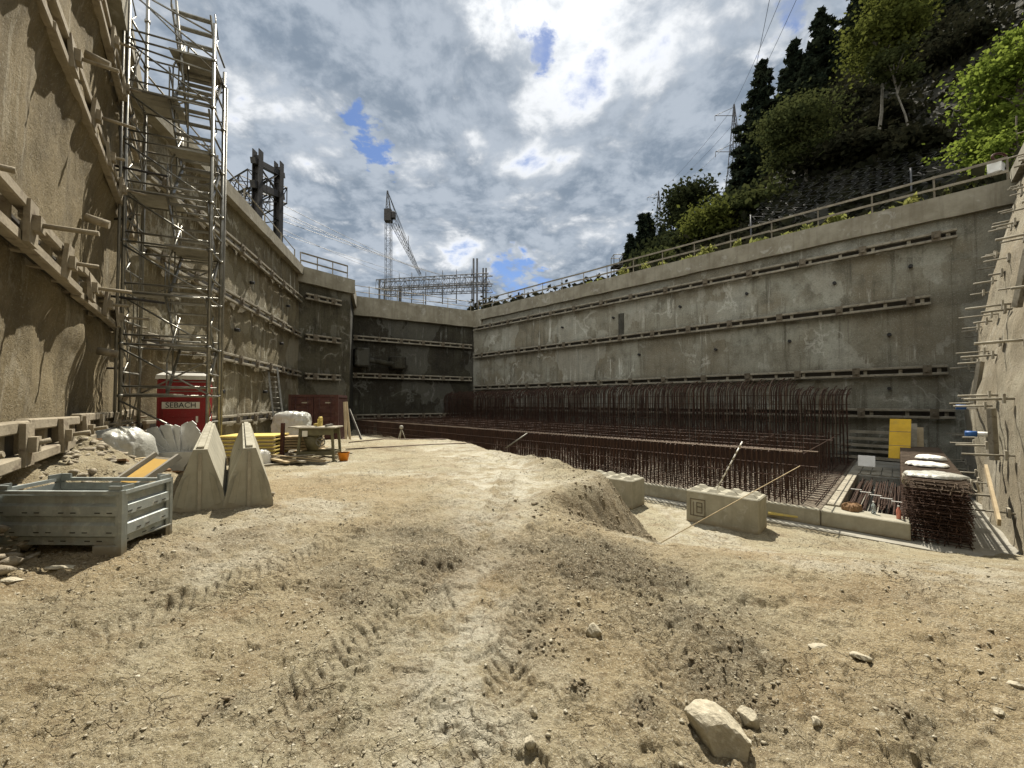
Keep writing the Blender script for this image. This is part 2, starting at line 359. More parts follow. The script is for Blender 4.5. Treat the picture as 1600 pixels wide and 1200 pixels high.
def leafmat(name, a, b, tr=.35):
    m = bpy.data.materials.new(name); m.use_nodes = True; t = NT(m.node_tree)
    o = t.node('ShaderNodeOutputMaterial'); co = t.node('ShaderNodeTexCoord').outputs['Object']
    c = t.mix(t.smooth(t.noise(co, .9, 3), .35, .65), a, b)
    wn = t.node('ShaderNodeTexWhiteNoise'); t.put(wn.inputs[0], t.vmath('SNAP', co, (.3,.3,.3)))
    c = t.mix(t.math('MULTIPLY', wn.outputs[0], .5), c, tuple(q*.55 for q in a))
    d = t.node('ShaderNodeBsdfDiffuse'); t.put(d.inputs[0], c); tl = t.node('ShaderNodeBsdfTranslucent'); t.put(tl.inputs[0], t.mix(.5, c, tuple(min(1, q*1.6) for q in b)))
    ms = t.node('ShaderNodeMixShader'); ms.inputs[0].default_value = tr; t.l.new(d.outputs[0], ms.inputs[1]); t.l.new(tl.outputs[0], ms.inputs[2]); t.l.new(ms.outputs[0], o.inputs[0])
    return m
M['leaf_pine'] = leafmat('pine_needles', (.015,.022,.015), (.030,.037,.021), .12)
M['leaf_dark'] = leafmat('dark_leaves', (.020,.026,.013), (.036,.042,.017), .2)
M['leaf_mid'] = leafmat('mid_leaves', (.036,.046,.019), (.066,.074,.026), .28)
M['leaf_yel'] = leafmat('yellow_green_leaves', (.060,.072,.02), (.10,.11,.025), .35)
M['leaf_lit'] = leafmat('bright_leaves', (.11,.155,.028), (.18,.225,.04), .45)
M['under'] = leafmat('undergrowth_leaves', (.018,.020,.012), (.036,.035,.02), .12)
M['weed'] = leafmat('weed_leaves', (.14,.17,.05), (.22,.22,.07), .4)

# ground material
def soil_mat():
    m = bpy.data.materials.new('site_soil'); m.use_nodes = True; t = NT(m.node_tree)
    o = t.node('ShaderNodeOutputMaterial'); b = t.node('ShaderNodeBsdfPrincipled'); t.l.new(b.outputs[0], o.inputs[0])
    co = t.node('ShaderNodeNewGeometry').outputs['Position']
    va = t.node('ShaderNodeVertexColor', layer_name='soil'); sp = t.node('ShaderNodeSeparateColor'); t.l.new(va.outputs[0], sp.inputs[0])
    n0 = t.noise(co, .5, 6, .6, .5); n1 = t.noise(co, 2.6, 8, .68); n2 = t.noise(co, 18, 6, .72); n3 = t.noise(co, 95, 4, .75)
    c = t.mix(t.smooth(n0, .35, .65), (.350,.318,.218), (.275,.228,.140))
    c = t.mix(t.smooth(n1, .42, .68, 0, .55), c, (.40,.37,.275))
    c = t.mix(t.smooth(t.noise(t.map(co, (1,1,1), (7,7,7)), .95, 7, .66, .6), .50, .66, 0, .75), c, (.20,.15,.088))
    c = t.mix(t.math('MULTIPLY', sp.outputs[1], .7), c, (.335,.25,.138))
    c = t.mix(t.math('MULTIPLY', sp.outputs[2], t.smooth(n1, .35, .6)), c, (.50,.475,.39))
    c = t.mix(t.math('MULTIPLY', sp.outputs[0], t.smooth(n2, .25, .60, .5, 1.0)), c, (.125,.105,.072))
    c = t.mix(t.smooth(n2, .50, .70, 0, .6), c, (.205,.165,.105))
    c = t.mix(t.smooth(n3, .54, .66, 0, .75), c, (.62,.58,.46))
    nv = t.noise(t.map(co, (1,1,1), (3,3,3)), 42, 5, .75)
    c = t.mix(t.smooth(nv, .56, .70, 0, .6), c, (.56,.52,.40))
    c = t.mix(t.smooth(nv, .45, .34, 0, .75), c, (.13,.10,.065))
    c = t.mix(t.smooth(n3, .46, .32, 0, .55), c, (.16,.13,.085))
    # dried crust: irregular plates with dark cracks, and scattered flecks drawn out by wheels
    vo = t.node('ShaderNodeTexVoronoi', feature='DISTANCE_TO_EDGE')
    wn = t.node('ShaderNodeTexNoise'); t.put(wn.inputs['Vector'], co); t.put(wn.inputs['Scale'], 5.0); t.put(wn.inputs['Detail'], 5)
    t.put(vo.inputs['Vector'], t.vmath('ADD', co, t.vmath('MULTIPLY', t.vmath('SUBTRACT', wn.outputs[1], (.5,.5,.5)), (.34,.34,.34)))); vo.inputs['Scale'].default_value = 7.5
    zone = t.smooth(t.noise(t.map(co, (1,1,1), (5,1,2)), 1.1, 4, .6), .47, .60)
    crack = t.math('MULTIPLY', t.smooth(vo.outputs['Distance'], .045, .0), zone)
    c = t.mix(t.math('MULTIPLY', crack, t.smooth(n2, .4, .6, .1, .8)), c, (.13,.10,.065))
    fl = t.noise(t.map(co, (5, 15, 5), (1,1,1), (0,0,-.5)), 1.7, 7, .75, .4)
    c = t.mix(t.smooth(fl, .55, .66, 0, .8), c, (.16,.12,.072)); c = t.mix(t.smooth(fl, .42, .33, 0, .6), c, (.52,.48,.37))
    t.put(b.inputs['Base Color'], c); b.inputs['Roughness'].default_value = .95; b.inputs['Specular IOR Level'].default_value = .12
    bn = t.node('ShaderNodeBump'); bn.inputs['Strength'].default_value = 1.0; bn.inputs['Distance'].default_value = .03
    t.put(bn.inputs['Height'], t.math('ADD', t.math('ADD', t.math('SUBTRACT', t.math('MULTIPLY', n2, 1.5), t.math('MULTIPLY', crack, .5)), t.math('MULTIPLY', nv, .7)), t.math('MULTIPLY', n3, .35)))
    t.l.new(bn.outputs[0], b.inputs['Normal'])
    return m
M['soil'] = soil_mat()
M['hill'] = mat('hill_soil', ((.032,.03,.02),(.022,.022,.015),(.05,.045,.03)), .5, .95, 0, .8, 3, bdist=.2)
M['outer'] = mat('upper_ground', ((.16,.15,.09),(.10,.11,.05)), .3, .95, 0, .5, 4)

# ------------------------------------------------------------------ ground
def cd(px, py, e=-1.5):
    p = atz(px, py, e); return p.x, p.y
clods = [(640, 860, .75, .7), (560, 940, .25, .5), (870, 870, .5, 1.0), (930, 885, .6, 1.0), (1010, 905, .5, .9), (1100, 960, .34, 1.0), (1150, 1000, .22, .9),
         (1120, 1060, .20, 1.0), (1170, 1100, .15, .9), (850, 965, .28, .8), (845, 1010, .14, .8), (905, 1085, .05, 1.0), (1010, 1120, .09, .7), (350, 1110, .08, .5), (1420, 1130, .18, .35), (180, 960, .5, .35), (330, 860, .8, .35)]
clods = [(*cd(a, b), r, k) for a, b, r, k in clods]
oranges = [(600, 830, 1.2, .6), (300, 880, 1.5, 1.0), (100, 960, 1.2, .8), (450, 900, .9, .8), (950, 850, 1.3, 1.0), (1100, 890, 1.6, 1.2), (480, 770, 2.2, .7), (1250, 930, 1.7, 1.1), (1400, 960, 1.4, .8), (200, 1100, .6, .5)]
oranges = [(*cd(a, b), r, k) for a, b, r, k in oranges]
tracks = [([(380, 1200), (470, 1110), (560, 1020), (640, 945), (700, 890), (745, 845), (775, 800), (790, 760), (795, 730)], .17), ([(1090, 1230), (1075, 1130), (1045, 1020), (1005, 940), (950, 880), (900, 835), (860, 790)], .17),
          ([(760, 1180), (790, 1060), (815, 980), (835, 910), (845, 850), (845, 800)], .12), ([(60, 1080), (230, 985), (370, 925), (500, 870), (600, 825), (680, 780)], .16)]
tracks = [([cd(*q) for q in pts], wd) for pts, wd in tracks]
cx_y = [-50, 0, 3, 4, 5, 6, 6.8, 7.5, 8.3, 10.3, 15.8, 20, 26, 40]; cx_x = [2.5, 2.0, 1.0, .4, .2, .35, 1.25, 1.60, 1.25, .45, -2.5, -5.0, -8, -16]

def ground(x, y, fine=True, attr=False):
    x = np.asarray(x, float); y = np.asarray(y, float)
    xc = np.interp(y, cx_y, cx_x) + .22*fbm(x*0+3, y, .7, 3, 5)
    wd = np.interp(y, [-5, 3, 5, 6, 7.4, 30], [7, 4, 2.4, 1.5, 1.3, 1.9])
    s_ = sst(0, 1, (x-xc)/wd)
    tq = np.clip((y+.10*x-3.7)/5.2, 0, 1); drop = 1.5*(.55*tq+.45*tq*tq*(3-2*tq))
    e = -1.5 - drop*s_
    e = e - .75*sst(15.6, 19.5, y)*(1-s_)
    e = e + .12*sst(-1.2, -4.0, x)*sst(12, 6, y)
    dw = (x-A.x)*.785 + (y-A.y)*.62                       # distance from the near left wall
    heap = sst(np.interp(y, [4.3, 5.2], [.62, 1.35]), .05, dw)*sst(12.5, 8.5, y)
    e = e + heap*(.62 + .35*fbm(x, y, 1.4, 3, 9))
    e = e + .30*np.exp(-((x+5.6)**2+(y-5.9)**2)/.8)
    # spoil lip along the crest
    lip = np.exp(-((x-xc-.1)/.5)**2)*sst(5.5, 7.5, y)*sst(13, 9, y)
    e = e + .16*lip*(1+.8*fbm(x, y, 1.6, 3, 14))
    if not fine: return e
    rdg = 4*s_*(1-s_)*sst(4.6, 6.2, y)
    rb = np.clip(((x-.4)*1.8+(y-6.6)*-1.0)/4.24, 0, 1); rdb = rdg*sst(13, 9, y)
    flat = 1-sst(-2.0, -2.9, e)*.6
    e = e + .07*fbm(x, y, .45, 4, 1)*flat + .035*fbm(x, y, 1.7, 4, 2)
    e = e + .020*fbm(x, y, 6.0, 5, 3, .6) - .012*np.abs(fbm(x*1.0, y*1.6, 3.1, 4, 4))
    cz0 = sst(1.15, .75, np.hypot((x+3.9)/1.0, (y-3.55)/.8)); e = e*(1-cz0) + (-1.325+.015*fbm(x, y, 4, 3, 6))*cz0
    sl = np.maximum(np.maximum(np.exp(-((x-xc-.9)/.9)**2)*sst(5, 7, y), rdg), rdb*(.9+.5*fbm(x, y, 2.0, 3, 24)))
    sl = np.clip(sl, 0, 1)
    q = x*.8+y*.6
    e = e + sl*(.14*np.abs(fbm(q*2.2, y*.8-x*.6, 1.0, 4, 21))-.05)
    a_ = (x*.75-y*.66); b_ = (x*.66+y*.75); e = e + rdb*(.13*np.abs(fbm(b_*3.6, a_*.9, 1.0, 4, 27))-.03)
    cm = np.zeros_like(x)
    for a, b, r, k in clods:
        d2 = ((x-a)**2 + ((y-b)*.8)**2)/(r*r); cm = np.maximum(cm, k*np.exp(-d2*.9))
    cm = np.clip(cm*(1+1.6*fbm(x, y, 2.6, 4, 31))*1.25, 0, 1)
    rough = np.abs(fbm(x, y, 15, 4, 41, .65)); 
    e = e + cm*(.048*rough**.8 + .012*fbm(x, y, 34, 2, 43)) + .009*fbm(x, y, 28, 3, 45, .7)
    # polygonal cracked crust
    for k_, (sc_, am_) in enumerate(((1.7, .016), (3.6, .012), (8.0, .007))):
        nf = fbm(x+.12*fbm(x, y, 6, 2, 70+k_), y*1.25, sc_, 4, 57+k_, .55)
        e = e + am_*(sst(-.012, .012, nf-.06) + sst(-.012, .012, nf+.16))*sst(9, 4, np.hypot(x, y))
    cr = np.abs(fbm(x, y, 3.4, 3, 51)); dr = np.exp(-(cr/.02)**2)*sst(-.15, .15, fbm(x, y, .8, 2, 53))
    e = e - .022*dr*(1-heap)
    # tyre tracks with lugs
    tmask = np.zeros_like(x)
    for pts, hw in tracks:
        s0 = 0
        best = np.full(x.shape, 9.0); ss = np.zeros_like(x); sg = np.zeros_like(x)
        for (x0, y0), (x1, y1) in zip(pts[:-1], pts[1:]):
            L = math.hypot(x1-x0, y1-y0); tx, ty = (x1-x0)/L, (y1-y0)/L
            a = np.clip((x-x0)*tx+(y-y0)*ty, 0, L); dx = x-x0-a*tx; dy = y-y0-a*ty; d = np.hypot(dx, dy)
            m = d < best; best = np.where(m, d, best); ss = np.where(m, s0+a, ss); sg = np.where(m, np.sign(tx*dy-ty*dx), sg); s0 += L
        best = best + .03*fbm(x, y, 5, 2, 61)
        inn = sst(hw, hw*.75, best); edge = np.exp(-((best-hw)/.05)**2)
        fade = sst(-.85, -.45, fbm(x, y, 1.3, 2, 63))*sst(0, .5, ss)*sst(s0, s0-.8, ss)
        lp = (ss + np.maximum(hw-best, 0)**1.5*1.6 + .5*sg*.065 + .035*fbm(x, y, 3, 2, 68))/.082
        lf = lp-np.floor(lp); lug = 1-2*np.exp(-((lf-.5)/.13)**2)
        e = e + fade*(-.022*inn + .022*edge*(1+fbm(x, y, 9, 2, 67)) + .011*inn*lug)
        tmask = np.maximum(tmask, fade*inn*(.12+.5*(lug < 0)))
    if not attr: return e
    lane = np.exp(-((x-np.interp(y, [1, 2.5, 4, 6, 9, 14], [-.25, -.3, -.35, -.3, -.4, -1.6]))/np.interp(y, [1, 6, 14], [.32, .7, 1.4]))**2)
    om = np.zeros_like(x)
    for a, b, r, k in oranges: om = np.maximum(om, k*np.exp(-(((x-a)/1.6)**2+(y-b)**2)/(r*r)))
    om = np.clip(om*(1+1.2*fbm(x, y, .9, 4, 71)), 0, 1); om = np.maximum(om*.9, sl*.9)
    pale = np.clip(.8*lane + sst(.05, .4, fbm(x, y, .7, 4, 73))*.6 + .8*sst(4.2, 6, x)*sst(6.5, 4, y)*sst(-.2, .3, fbm(x, y, 1.2, 4, 75)), 0, 1)
    dk = np.clip(np.maximum(np.maximum(cm*.85, tmask), np.maximum(sl*.85*(1+.7*fbm(x, y, 4, 3, 29)), dr*.5)), 0, 1)
    return e, np.stack([dk, om*(1-cm*.6), pale*(1-dk), np.ones_like(x)], -1)

def gz(x, y, fine=True): return float(ground(np.array([x]), np.array([y]), fine)[0]) + EYE
def make_ground():
    cy = -.6
    th = np.concatenate([np.linspace(-math.pi, -1.0, 60, endpoint=False), np.linspace(-1.0, 1.0, 880), np.linspace(1.0, math.pi, 60)[1:]])
    r = [.25]
    while r[-1] < 12: r.append(r[-1] + max(.008, .0040*r[-1], .0016*r[-1]**1.6))
    while r[-1] < 48: r.append(r[-1]*1.02)
    r = np.array([0.02]+r)
    R, TH = np.meshgrid(r, th, indexing='ij')
    X = R*np.sin(TH); Y = cy + R*np.cos(TH)
    E, at_ = ground(X, Y, True, True)
    nr, nt = R.shape
    v = np.stack([X, Y, E+EYE], -1).reshape(-1, 3)
    i = np.arange(nr-1)[:, None]*nt + np.arange(nt-1)[None, :]
    f = np.stack([i, i+1, i+nt+1, i+nt], -1).reshape(-1, 4)
    f = f[:, ::-1]
    tag(npmesh('ground', v, f, M['soil'], None, True, at_.reshape(-1, 4)), kind='structure')
make_ground()

# ------------------------------------------------------------------ hill and upper ground
def hill(x, y):
    dx = x-O.x; dy = y-O.y; u = dx*U.x+dy*U.y; v = dx*V.x+dy*V.y
    d = v-WV-1.0
    k = 1.05 - .75*sst(1, 22, u) + .25*sst(0, -15, u)
    d1 = np.maximum(d-5, 0)
    e = CAP-.15 + .12*np.clip(d, 0, 6) + k*d1*.98
    d2 = np.maximum(-u-4.5, 0)
    e = e + .55*d2*sst(0, 6, d2)*sst(-30, 5, v)*(1-.5*sst(0, 30, d1))
    e = np.minimum(e, CAP + 75 + .1*e)
    return e + 1.2*fbm(x, y, .12, 3, 81)*sst(3, 10, d) + .35*fbm(x, y, .5, 3, 83)*sst(2, 7, d)
def hz(x, y): return float(hill(np.array([x]), np.array([y]))[0]) + EYE
def make_hill():
    us = np.linspace(-60, 130, 220); vs = np.concatenate([np.linspace(WV+.7, WV+40, 110), np.linspace(WV+42, WV+170, 70)])
    UU, VV = np.meshgrid(us, vs, indexing='ij')
    X = O.x+U.x*UU+V.x*VV; Y = O.y+U.y*UU+V.y*VV
    E = hill(X, Y); n, m_ = X.shape
    v = np.stack([X, Y, E+EYE], -1).reshape(-1, 3)
    i = np.arange(n-1)[:, None]*m_ + np.arange(m_-1)[None, :]
    f = np.stack([i, i+1, i+m_+1, i+m_], -1).reshape(-1, 4)
    tag(npmesh('hill', v, f, M['hill'], None, True), kind='structure')
make_hill()
# bank above the battered wall
def make_bank():
    us = np.linspace(-60, -3.9, 90); vs = np.linspace(-40, WV+.72, 100)
    UU, VV = np.meshgrid(us, vs, indexing='ij'); X = O.x+U.x*UU+V.x*VV; Y = O.y+U.y*UU+V.y*VV
    E = hill(X, Y); n, m_ = X.shape
    i = np.arange(n-1)[:, None]*m_ + np.arange(m_-1)[None, :]
    tag(npmesh('bank', np.stack([X, Y, E+EYE], -1).reshape(-1, 3), np.stack([i, i+1, i+m_+1, i+m_], -1).reshape(-1, 4), M['hill'], None, True), kind='structure')
make_bank()
# upper ground round the left and far side of the pit
def make_outer():
    z = CAP-.35+EYE
    inner = [NEAR0+Vector((-1.4,-14,0)), NEAR0+Vector((-.9,-.2,0)), A+Vector((-.9,.1,0)), L1+Vector((-.9,.3,0)), BK0+Vector((-.9,.6,0)), BK1+Vector((.3,.9,0)), BK1+Vector((1.2,.9,0))]
    outer = [Vector((-500,-300,0)), Vector((-600,0,0)), Vector((-600,200,0)), Vector((-500,400,0)), Vector((-300,600,0)), Vector((-60,700,0)), Vector((60,700,0))]
    mb = MB(); n = len(inner)
    mb.add([(p.x, p.y, z) for p in inner]+[(p.x, p.y, z) for p in outer], [(i, i+1, n+i+1, n+i) for i in range(n-1)])
    tag(mb.build('upper_ground', M['outer']), kind='structure')
make_outer()

# ------------------------------------------------------------------ walls
def wall_grid(name, p0, p1, e0, e1, m, parent, inward, step=.16, amp=.06, seed=0, lean=0.0, thick=.7, bulge=None, rscale=1.0):
    """a shotcrete face from p0 to p1 with real relief, closed by a back and a top; 'inward' points into the pit"""
    p0 = Vector(p0); p1 = Vector(p1); L = (p1-p0).length; H = e1-e0
    nu = max(2, int(L/step)); nh = max(2, int(H/step))
    s = np.linspace(0, L, nu+1); h = np.linspace(0, H, nh+1); Sg, Hg = np.meshgrid(s, h, indexing='ij')
    d = (p1-p0)/L; inn = Vector(inward).normalized()
    D = amp*(1.0*fbm(Sg, Hg*.8, .35*rscale, 4, seed) + .55*fbm(Sg*2.2, Hg*.5, .8*rscale, 4, seed+7)) + .018*fbm(Sg, Hg, 5, 4, seed+11, .65)
    if bulge: D = D + bulge(Sg, Hg+e0)
    if lean: D = D - lean*Hg
    X = p0.x+d.x*Sg+inn.x*D; Y = p0.y+d.y*Sg+inn.y*D; Z = Hg+e0+EYE
    F_ = np.stack([X, Y, Z], -1).reshape(-1, 3)
    n = nh+1; i = np.arange(nu)[:, None]*n + np.arange(nh)[None, :]
    f = np.stack([i, i+n, i+n+1, i+1], -1).reshape(-1, 4)
    bk = []
    for (a, b) in ((0, 0), (L, 0), (L, H), (0, H)):
        q = p0+d*a-inn*(thick+lean*b); bk.append((q.x, q.y, b+e0+EYE))
    base = len(F_); c = [0, nu*n, nu*n+nh, nh]; B = [base+k for k in range(4)]
    f2 = np.array([[B[0], B[3], B[2], B[1]], [c[3], c[2], B[2], B[3]], [c[0], c[3], B[3], B[0]], [c[1], B[1], B[2], c[2]]])
    l = parent.location
    return npmesh(name, np.concatenate([F_, np.array(bk)])-np.array([[l.x, l.y, l.z]]), np.concatenate([f, f2]), m, parent, True)

def cap_beam(p0, p1, inward, parent, h=.7, proud=.22, depth=.75, m='cap', z=CAP, name='cap_beam', ends=(0,0)):
    p0 = Vector(p0); p1 = Vector(p1); d = (p1-p0).normalized(); inn = Vector(inward).normalized(); L = (p1-p0).length
    n = max(2, int(L/.5)); mb = MB(); rows = []
    for i in range(n+1):
        p = p0 - d*ends[0] + d*((L+ends[0]+ends[1])*i/n); j = float(vn(i*.7, p.x, 5))*.05
        rows.append([p+inn*(proud+j*.4)+Vector((0,0,z+EYE-h+j)), p+inn*(proud+j*.3)+Vector((0,0,z+EYE)), p-inn*depth+Vector((0,0,z+EYE)), p-inn*depth+Vector((0,0,z+EYE-h))])
    vs = [q for r_ in rows for q in r_]
    fs = [(i*4+k, i*4+(k+1)%4, (i+1)*4+(k+1)%4, (i+1)*4+k) for i in range(n) for k in range(4)]+[(0,1,2,3), tuple(n*4+k for k in range(4))]
    mb.add(vs, fs); return mb.build(name, M[m], parent, True)

def wale(p0, p1, inward, e, parent, m='wale', gap=.30, w=.16, h=.11, sp=2.4, off=.26, s0=.6, rod=.35, seg=None, jit=.0, pl=.42, pm='wale_dark'):
    """two parallel beams held by anchor plates, each plate with its rod"""
    rng = random.Random(int(e*100)+int(p0.x*10))
    p0 = Vector(p0); p1 = Vector(p1); d = (p1-p0).normalized(); L = (p1-p0).length; inn = Vector(inward).normalized(); up = Vector((0,0,1))
    c0 = p0+up*(e+EYE)+inn*off; mb = MB(); s = 0
    while s < L-.05:
        s1 = min(L, s+(seg or 6.0)*(.85+.3*rng.random()))
        for k in (-1, 1):
            j0 = rng.uniform(-jit, jit); j1 = rng.uniform(-jit, jit); o0 = rng.uniform(-.02, .03)
            mb.bar(c0+d*s+up*(k*gap/2+j0)+inn*o0, c0+d*(s1-.015)+up*(k*gap/2+j1)+inn*o0, w, h, bev=.015)
        s = s1
    s = .25                                              # timber or steel packers between wall and beams
    while s < L:
        mb.box(c0+d*s-inn*(off*.5+.02), (.12, off, gap-.02), rz=math.atan2(d.y, d.x)); s += sp/2
    wo = mb.build('wale', M[m], parent, True)
    q = MB(); q.bar(c0+d*.02-inn*(off-.07), c0+d*(L-.02)-inn*(off-.07), .05, gap-h*.6); q.build('recess_shade_strip', M['recess_shade'], wo)  # dark strip added to imitate the shadow in the gap between the beams
    s = s0
    while s < L-.2:
        q = MB(); R = Matrix.Rotation(math.atan2(d.y, d.x), 3, 'Z'); tz = Matrix.Rotation(rng.uniform(-.12, .12), 3, d)
        q.box(c0+d*s+inn*(w/2+.025), (pl*.62, .045, pl), M=tz@R)
        q.box(c0+d*s+inn*(w/2+.07), (.15, .07, .15), M=R)
        if rod: q.tube([c0+d*s+inn*(w/2+.05), c0+d*s+inn*(w/2+rod*(.35+.6*rng.random()))+up*(.06-rod*.08)+d*rng.uniform(-.05, .05)], .026, 6)
        q.build('anchor_plate', M[pm], wo)
        s += sp*(.96+.08*rng.random())
    for ch in wo.children:
        l = parent.location; ch.data.transform(Matrix.Translation((-l.x, -l.y, -l.z)))
    return wo

def weep(parent, pts, inn, m='dark'):
    for p in pts:
        q = MB(); inn_ = Vector(inn); q.tube([p-inn_*.05, p+inn_*.13], .075, 8); q.build('drain_stub', M[m], parent, True)

INR = -V
# right wall
RW0 = O+U*(-1.8-2.6)+V*WV; RW1 = BK1
rw = root('retaining_wall', 'long grey shotcrete retaining wall in shade on the right with four wales and rebar in front', 'wall', (RW0.x, RW0.y, FLOOR+EYE-.2))
wall_grid('wall_face', RW0, RW1, FLOOR-.3, CAP-.6, M['wall_r'], rw, INR, .16, .09, 3)
cap_beam(RW0, RW1, INR, rw, .95, .20, .9, ends=(1.5, .2))
def on_right(px): 
    a, _ = ray(px, 628); t = (RW0.x - a*RW0.y)/(a*U.y-U.x); return RW0+U*t
for e, pe in ((6.9, 1502), (4.3, 1458), (1.33, 1482), (-.5, 1492)):
    wale(on_right(pe), RW1-U*.3, INR, e, rw, sp=2.3, rod=.12 if e > 0 else .2)
weep(rw, [on_right(a)+Vector((0,0,b+EYE))+INR*.05 for a, b in ((1428,5.9),(1308,5.7),(1170,5.9),(1065,5.8),(960,5.8),(880,5.7),(1392,3.0),(1236,3.1),(1120,3.0),(1000,3.1),(1390,.6))], INR)
# dark vertical slot in the right wall band
q = MB(); p = on_right(972); q.box(p+Vector((0,0,5.2+EYE))+INR*.05, (.35, .12, 1.6), rz=math.atan2(U.y, U.x)); q.build('joint_cover', M['wall_b'], rw, True)

# far wall
bd = (BK1-BK0).normalized(); INB = Vector((bd.y, -bd.x, 0))
bw = root('retaining_wall', 'dark shotcrete wall closing the far end of the pit between the corner step and the long right wall', 'wall', (BK0.x, BK0.y, FLOOR+EYE-.2))
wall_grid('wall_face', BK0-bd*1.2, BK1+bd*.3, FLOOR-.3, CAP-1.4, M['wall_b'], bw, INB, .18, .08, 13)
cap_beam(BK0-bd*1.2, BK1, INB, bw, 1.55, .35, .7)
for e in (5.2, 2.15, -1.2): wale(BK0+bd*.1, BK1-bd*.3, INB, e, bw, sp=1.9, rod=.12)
q = MB(); c = BK0+bd*1.1+INB*.5+Vector((0,0,3.6+EYE))
q.box(c, (1.1, 1.1, 1.5), rz=math.atan2(bd.y, bd.x), bev=.1); q.box(c+bd*2.9+Vector((0,0,-.3)), (1.3, 1.0, 1.1), rz=math.atan2(bd.y, bd.x), bev=.12)
q.tube([c+bd*.6+INB*.2+Vector((0,0,-.2)), c+bd*2.4+INB*.5+Vector((0,0,-.5))], .22, 10)
q.build('pipe_collar', M['wall_b'], bw, True)
# corner block between far and right walls
q = MB(); q.box(BK1+Vector((.5, -.15, CAP-.75+EYE)), (1.5, .9, 1.6), rz=math.atan2(U.y, U.x)+math.pi, bev=.05); q.build('corner_block', M['cap'], bw, True)

# left step
sd = (ST1-L1).normalized(); INS = Vector((sd.y, -sd.x, 0))
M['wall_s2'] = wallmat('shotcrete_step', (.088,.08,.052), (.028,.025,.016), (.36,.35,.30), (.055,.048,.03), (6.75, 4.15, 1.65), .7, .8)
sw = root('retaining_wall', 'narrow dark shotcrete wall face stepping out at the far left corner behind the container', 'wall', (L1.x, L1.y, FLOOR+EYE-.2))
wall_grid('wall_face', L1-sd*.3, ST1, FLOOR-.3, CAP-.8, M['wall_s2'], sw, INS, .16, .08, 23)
rd = Vector((-.32, .95, 0)).normalized()
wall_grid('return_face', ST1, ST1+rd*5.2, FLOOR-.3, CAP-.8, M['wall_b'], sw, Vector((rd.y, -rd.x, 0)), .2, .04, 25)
cap_beam(L1-sd*.2, ST1, INS, sw, 1.0, .25, .9, ends=(0, .2))
cap_beam(ST1, ST1+rd*5.0, Vector((rd.y, -rd.x, 0)), sw, 1.0, .2, .6)
for e in (6.75, 4.15, 1.65): wale(L1+sd*.3, ST1-sd*.8, INS, e, sw, sp=1.2, rod=.15)

# left far wall
ld = (L1-A).normalized(); INL = Vector((ld.y, -ld.x, 0))
lw = root('retaining_wall', 'brown streaked shotcrete wall on the left running from the scaffold tower back to the container', 'wall', (A.x, A.y, FLOOR+EYE-.2))
wall_grid('wall_face', A, L1+ld*.2, FLOOR-.3, CAP-.4, M['wall_l'], lw, INL, .12, .08, 33, rscale=1.4)
cap_beam(A, L1, INL, lw, .55, .28, .8)
for e in (6.45, 4.2, 1.75, -.7): wale(A+ld*.5, L1-ld*.2, INL, e, lw, sp=1.7, rod=0, jit=.03, off=.2, w=.12, h=.10, gap=.27, pl=.36)
weep(lw, [A+ld*s+INL*.1+Vector((0,0,e+EYE)) for s, e in ((6.2,3.0),(7.6,5.4),(9.3,.5),(11.5,3.2),(12.5,5.5),(5.0,.4))], INL)

# near left wall
INN = Vector((NEAR_DIR.y, -NEAR_DIR.x, 0)); nd = NEAR_DIR
nw = root('retaining_wall', 'near left sunlit ochre shotcrete wall rising out of the picture above the metal crate', 'wall', (NEAR0.x, NEAR0.y, EYE-2))
def nb(s, e):
    r = 0
    for ee in (4.35, 6.55): r = r + .16*np.exp(-((e-ee)/.45)**2)
    r = r + .12*np.exp(-((e-1.2)/.5)**2)*(.6+fbm(s, e, .8, 2, 3)) + .05*np.sin(s*3.1+fbm(s, e, .5, 2, 5)*5)*sst(1, -1.2, e)
    return r
wall_grid('wall_face', NEAR0, A+nd*.15, -2.1, CAP-.4, M['wall_n'], nw, INN, .07, .12, 43, bulge=nb)
cap_beam(NEAR0, A, INN, nw, .7, .28, .8)
LN = (A-NEAR0).length
for e, r_ in ((6.6, .5), (4.4, .75), (1.75, .8), (-.42, .45)):
    wale(NEAR0+nd*.1, NEAR0+nd*(LN-.15), INN, e, nw, m='wale_n', gap=.34, w=.11, h=.12, sp=1.35, off=.19, s0=.45, rod=r_*.75, seg=2.2, jit=.02, pl=.42, pm='wale_n')
for s, e in ((5.2, 3.0), (6.4, .95), (4.9, 5.5)):
    q = MB(); c = NEAR0+nd*s+INN*.1+Vector((0,0,e+EYE)); q.tube([c, c+INN*.28-Vector((0,0,.05))], .07, 8); q.build('drain_stub', M['wale_n'], nw, True)
# its continuation behind the camera
q = MB(); e0 = NEAR0; e1 = NEAR0+Vector((-1.2, -14, 0))
nw2 = root('retaining_wall', 'ochre shotcrete wall continuing past the left edge beside the photographer', 'wall', (e0.x, e0.y, EYE-2))
dd_ = (e1-e0).normalized()
wall_grid('wall_face', e1, e0, -2.1, CAP-.4, M['wall_n'], nw2, Vector((-dd_.y, dd_.x, 0)) if -dd_.y > 0 else Vector((dd_.y, -dd_.x, 0)), .4, .1, 47)

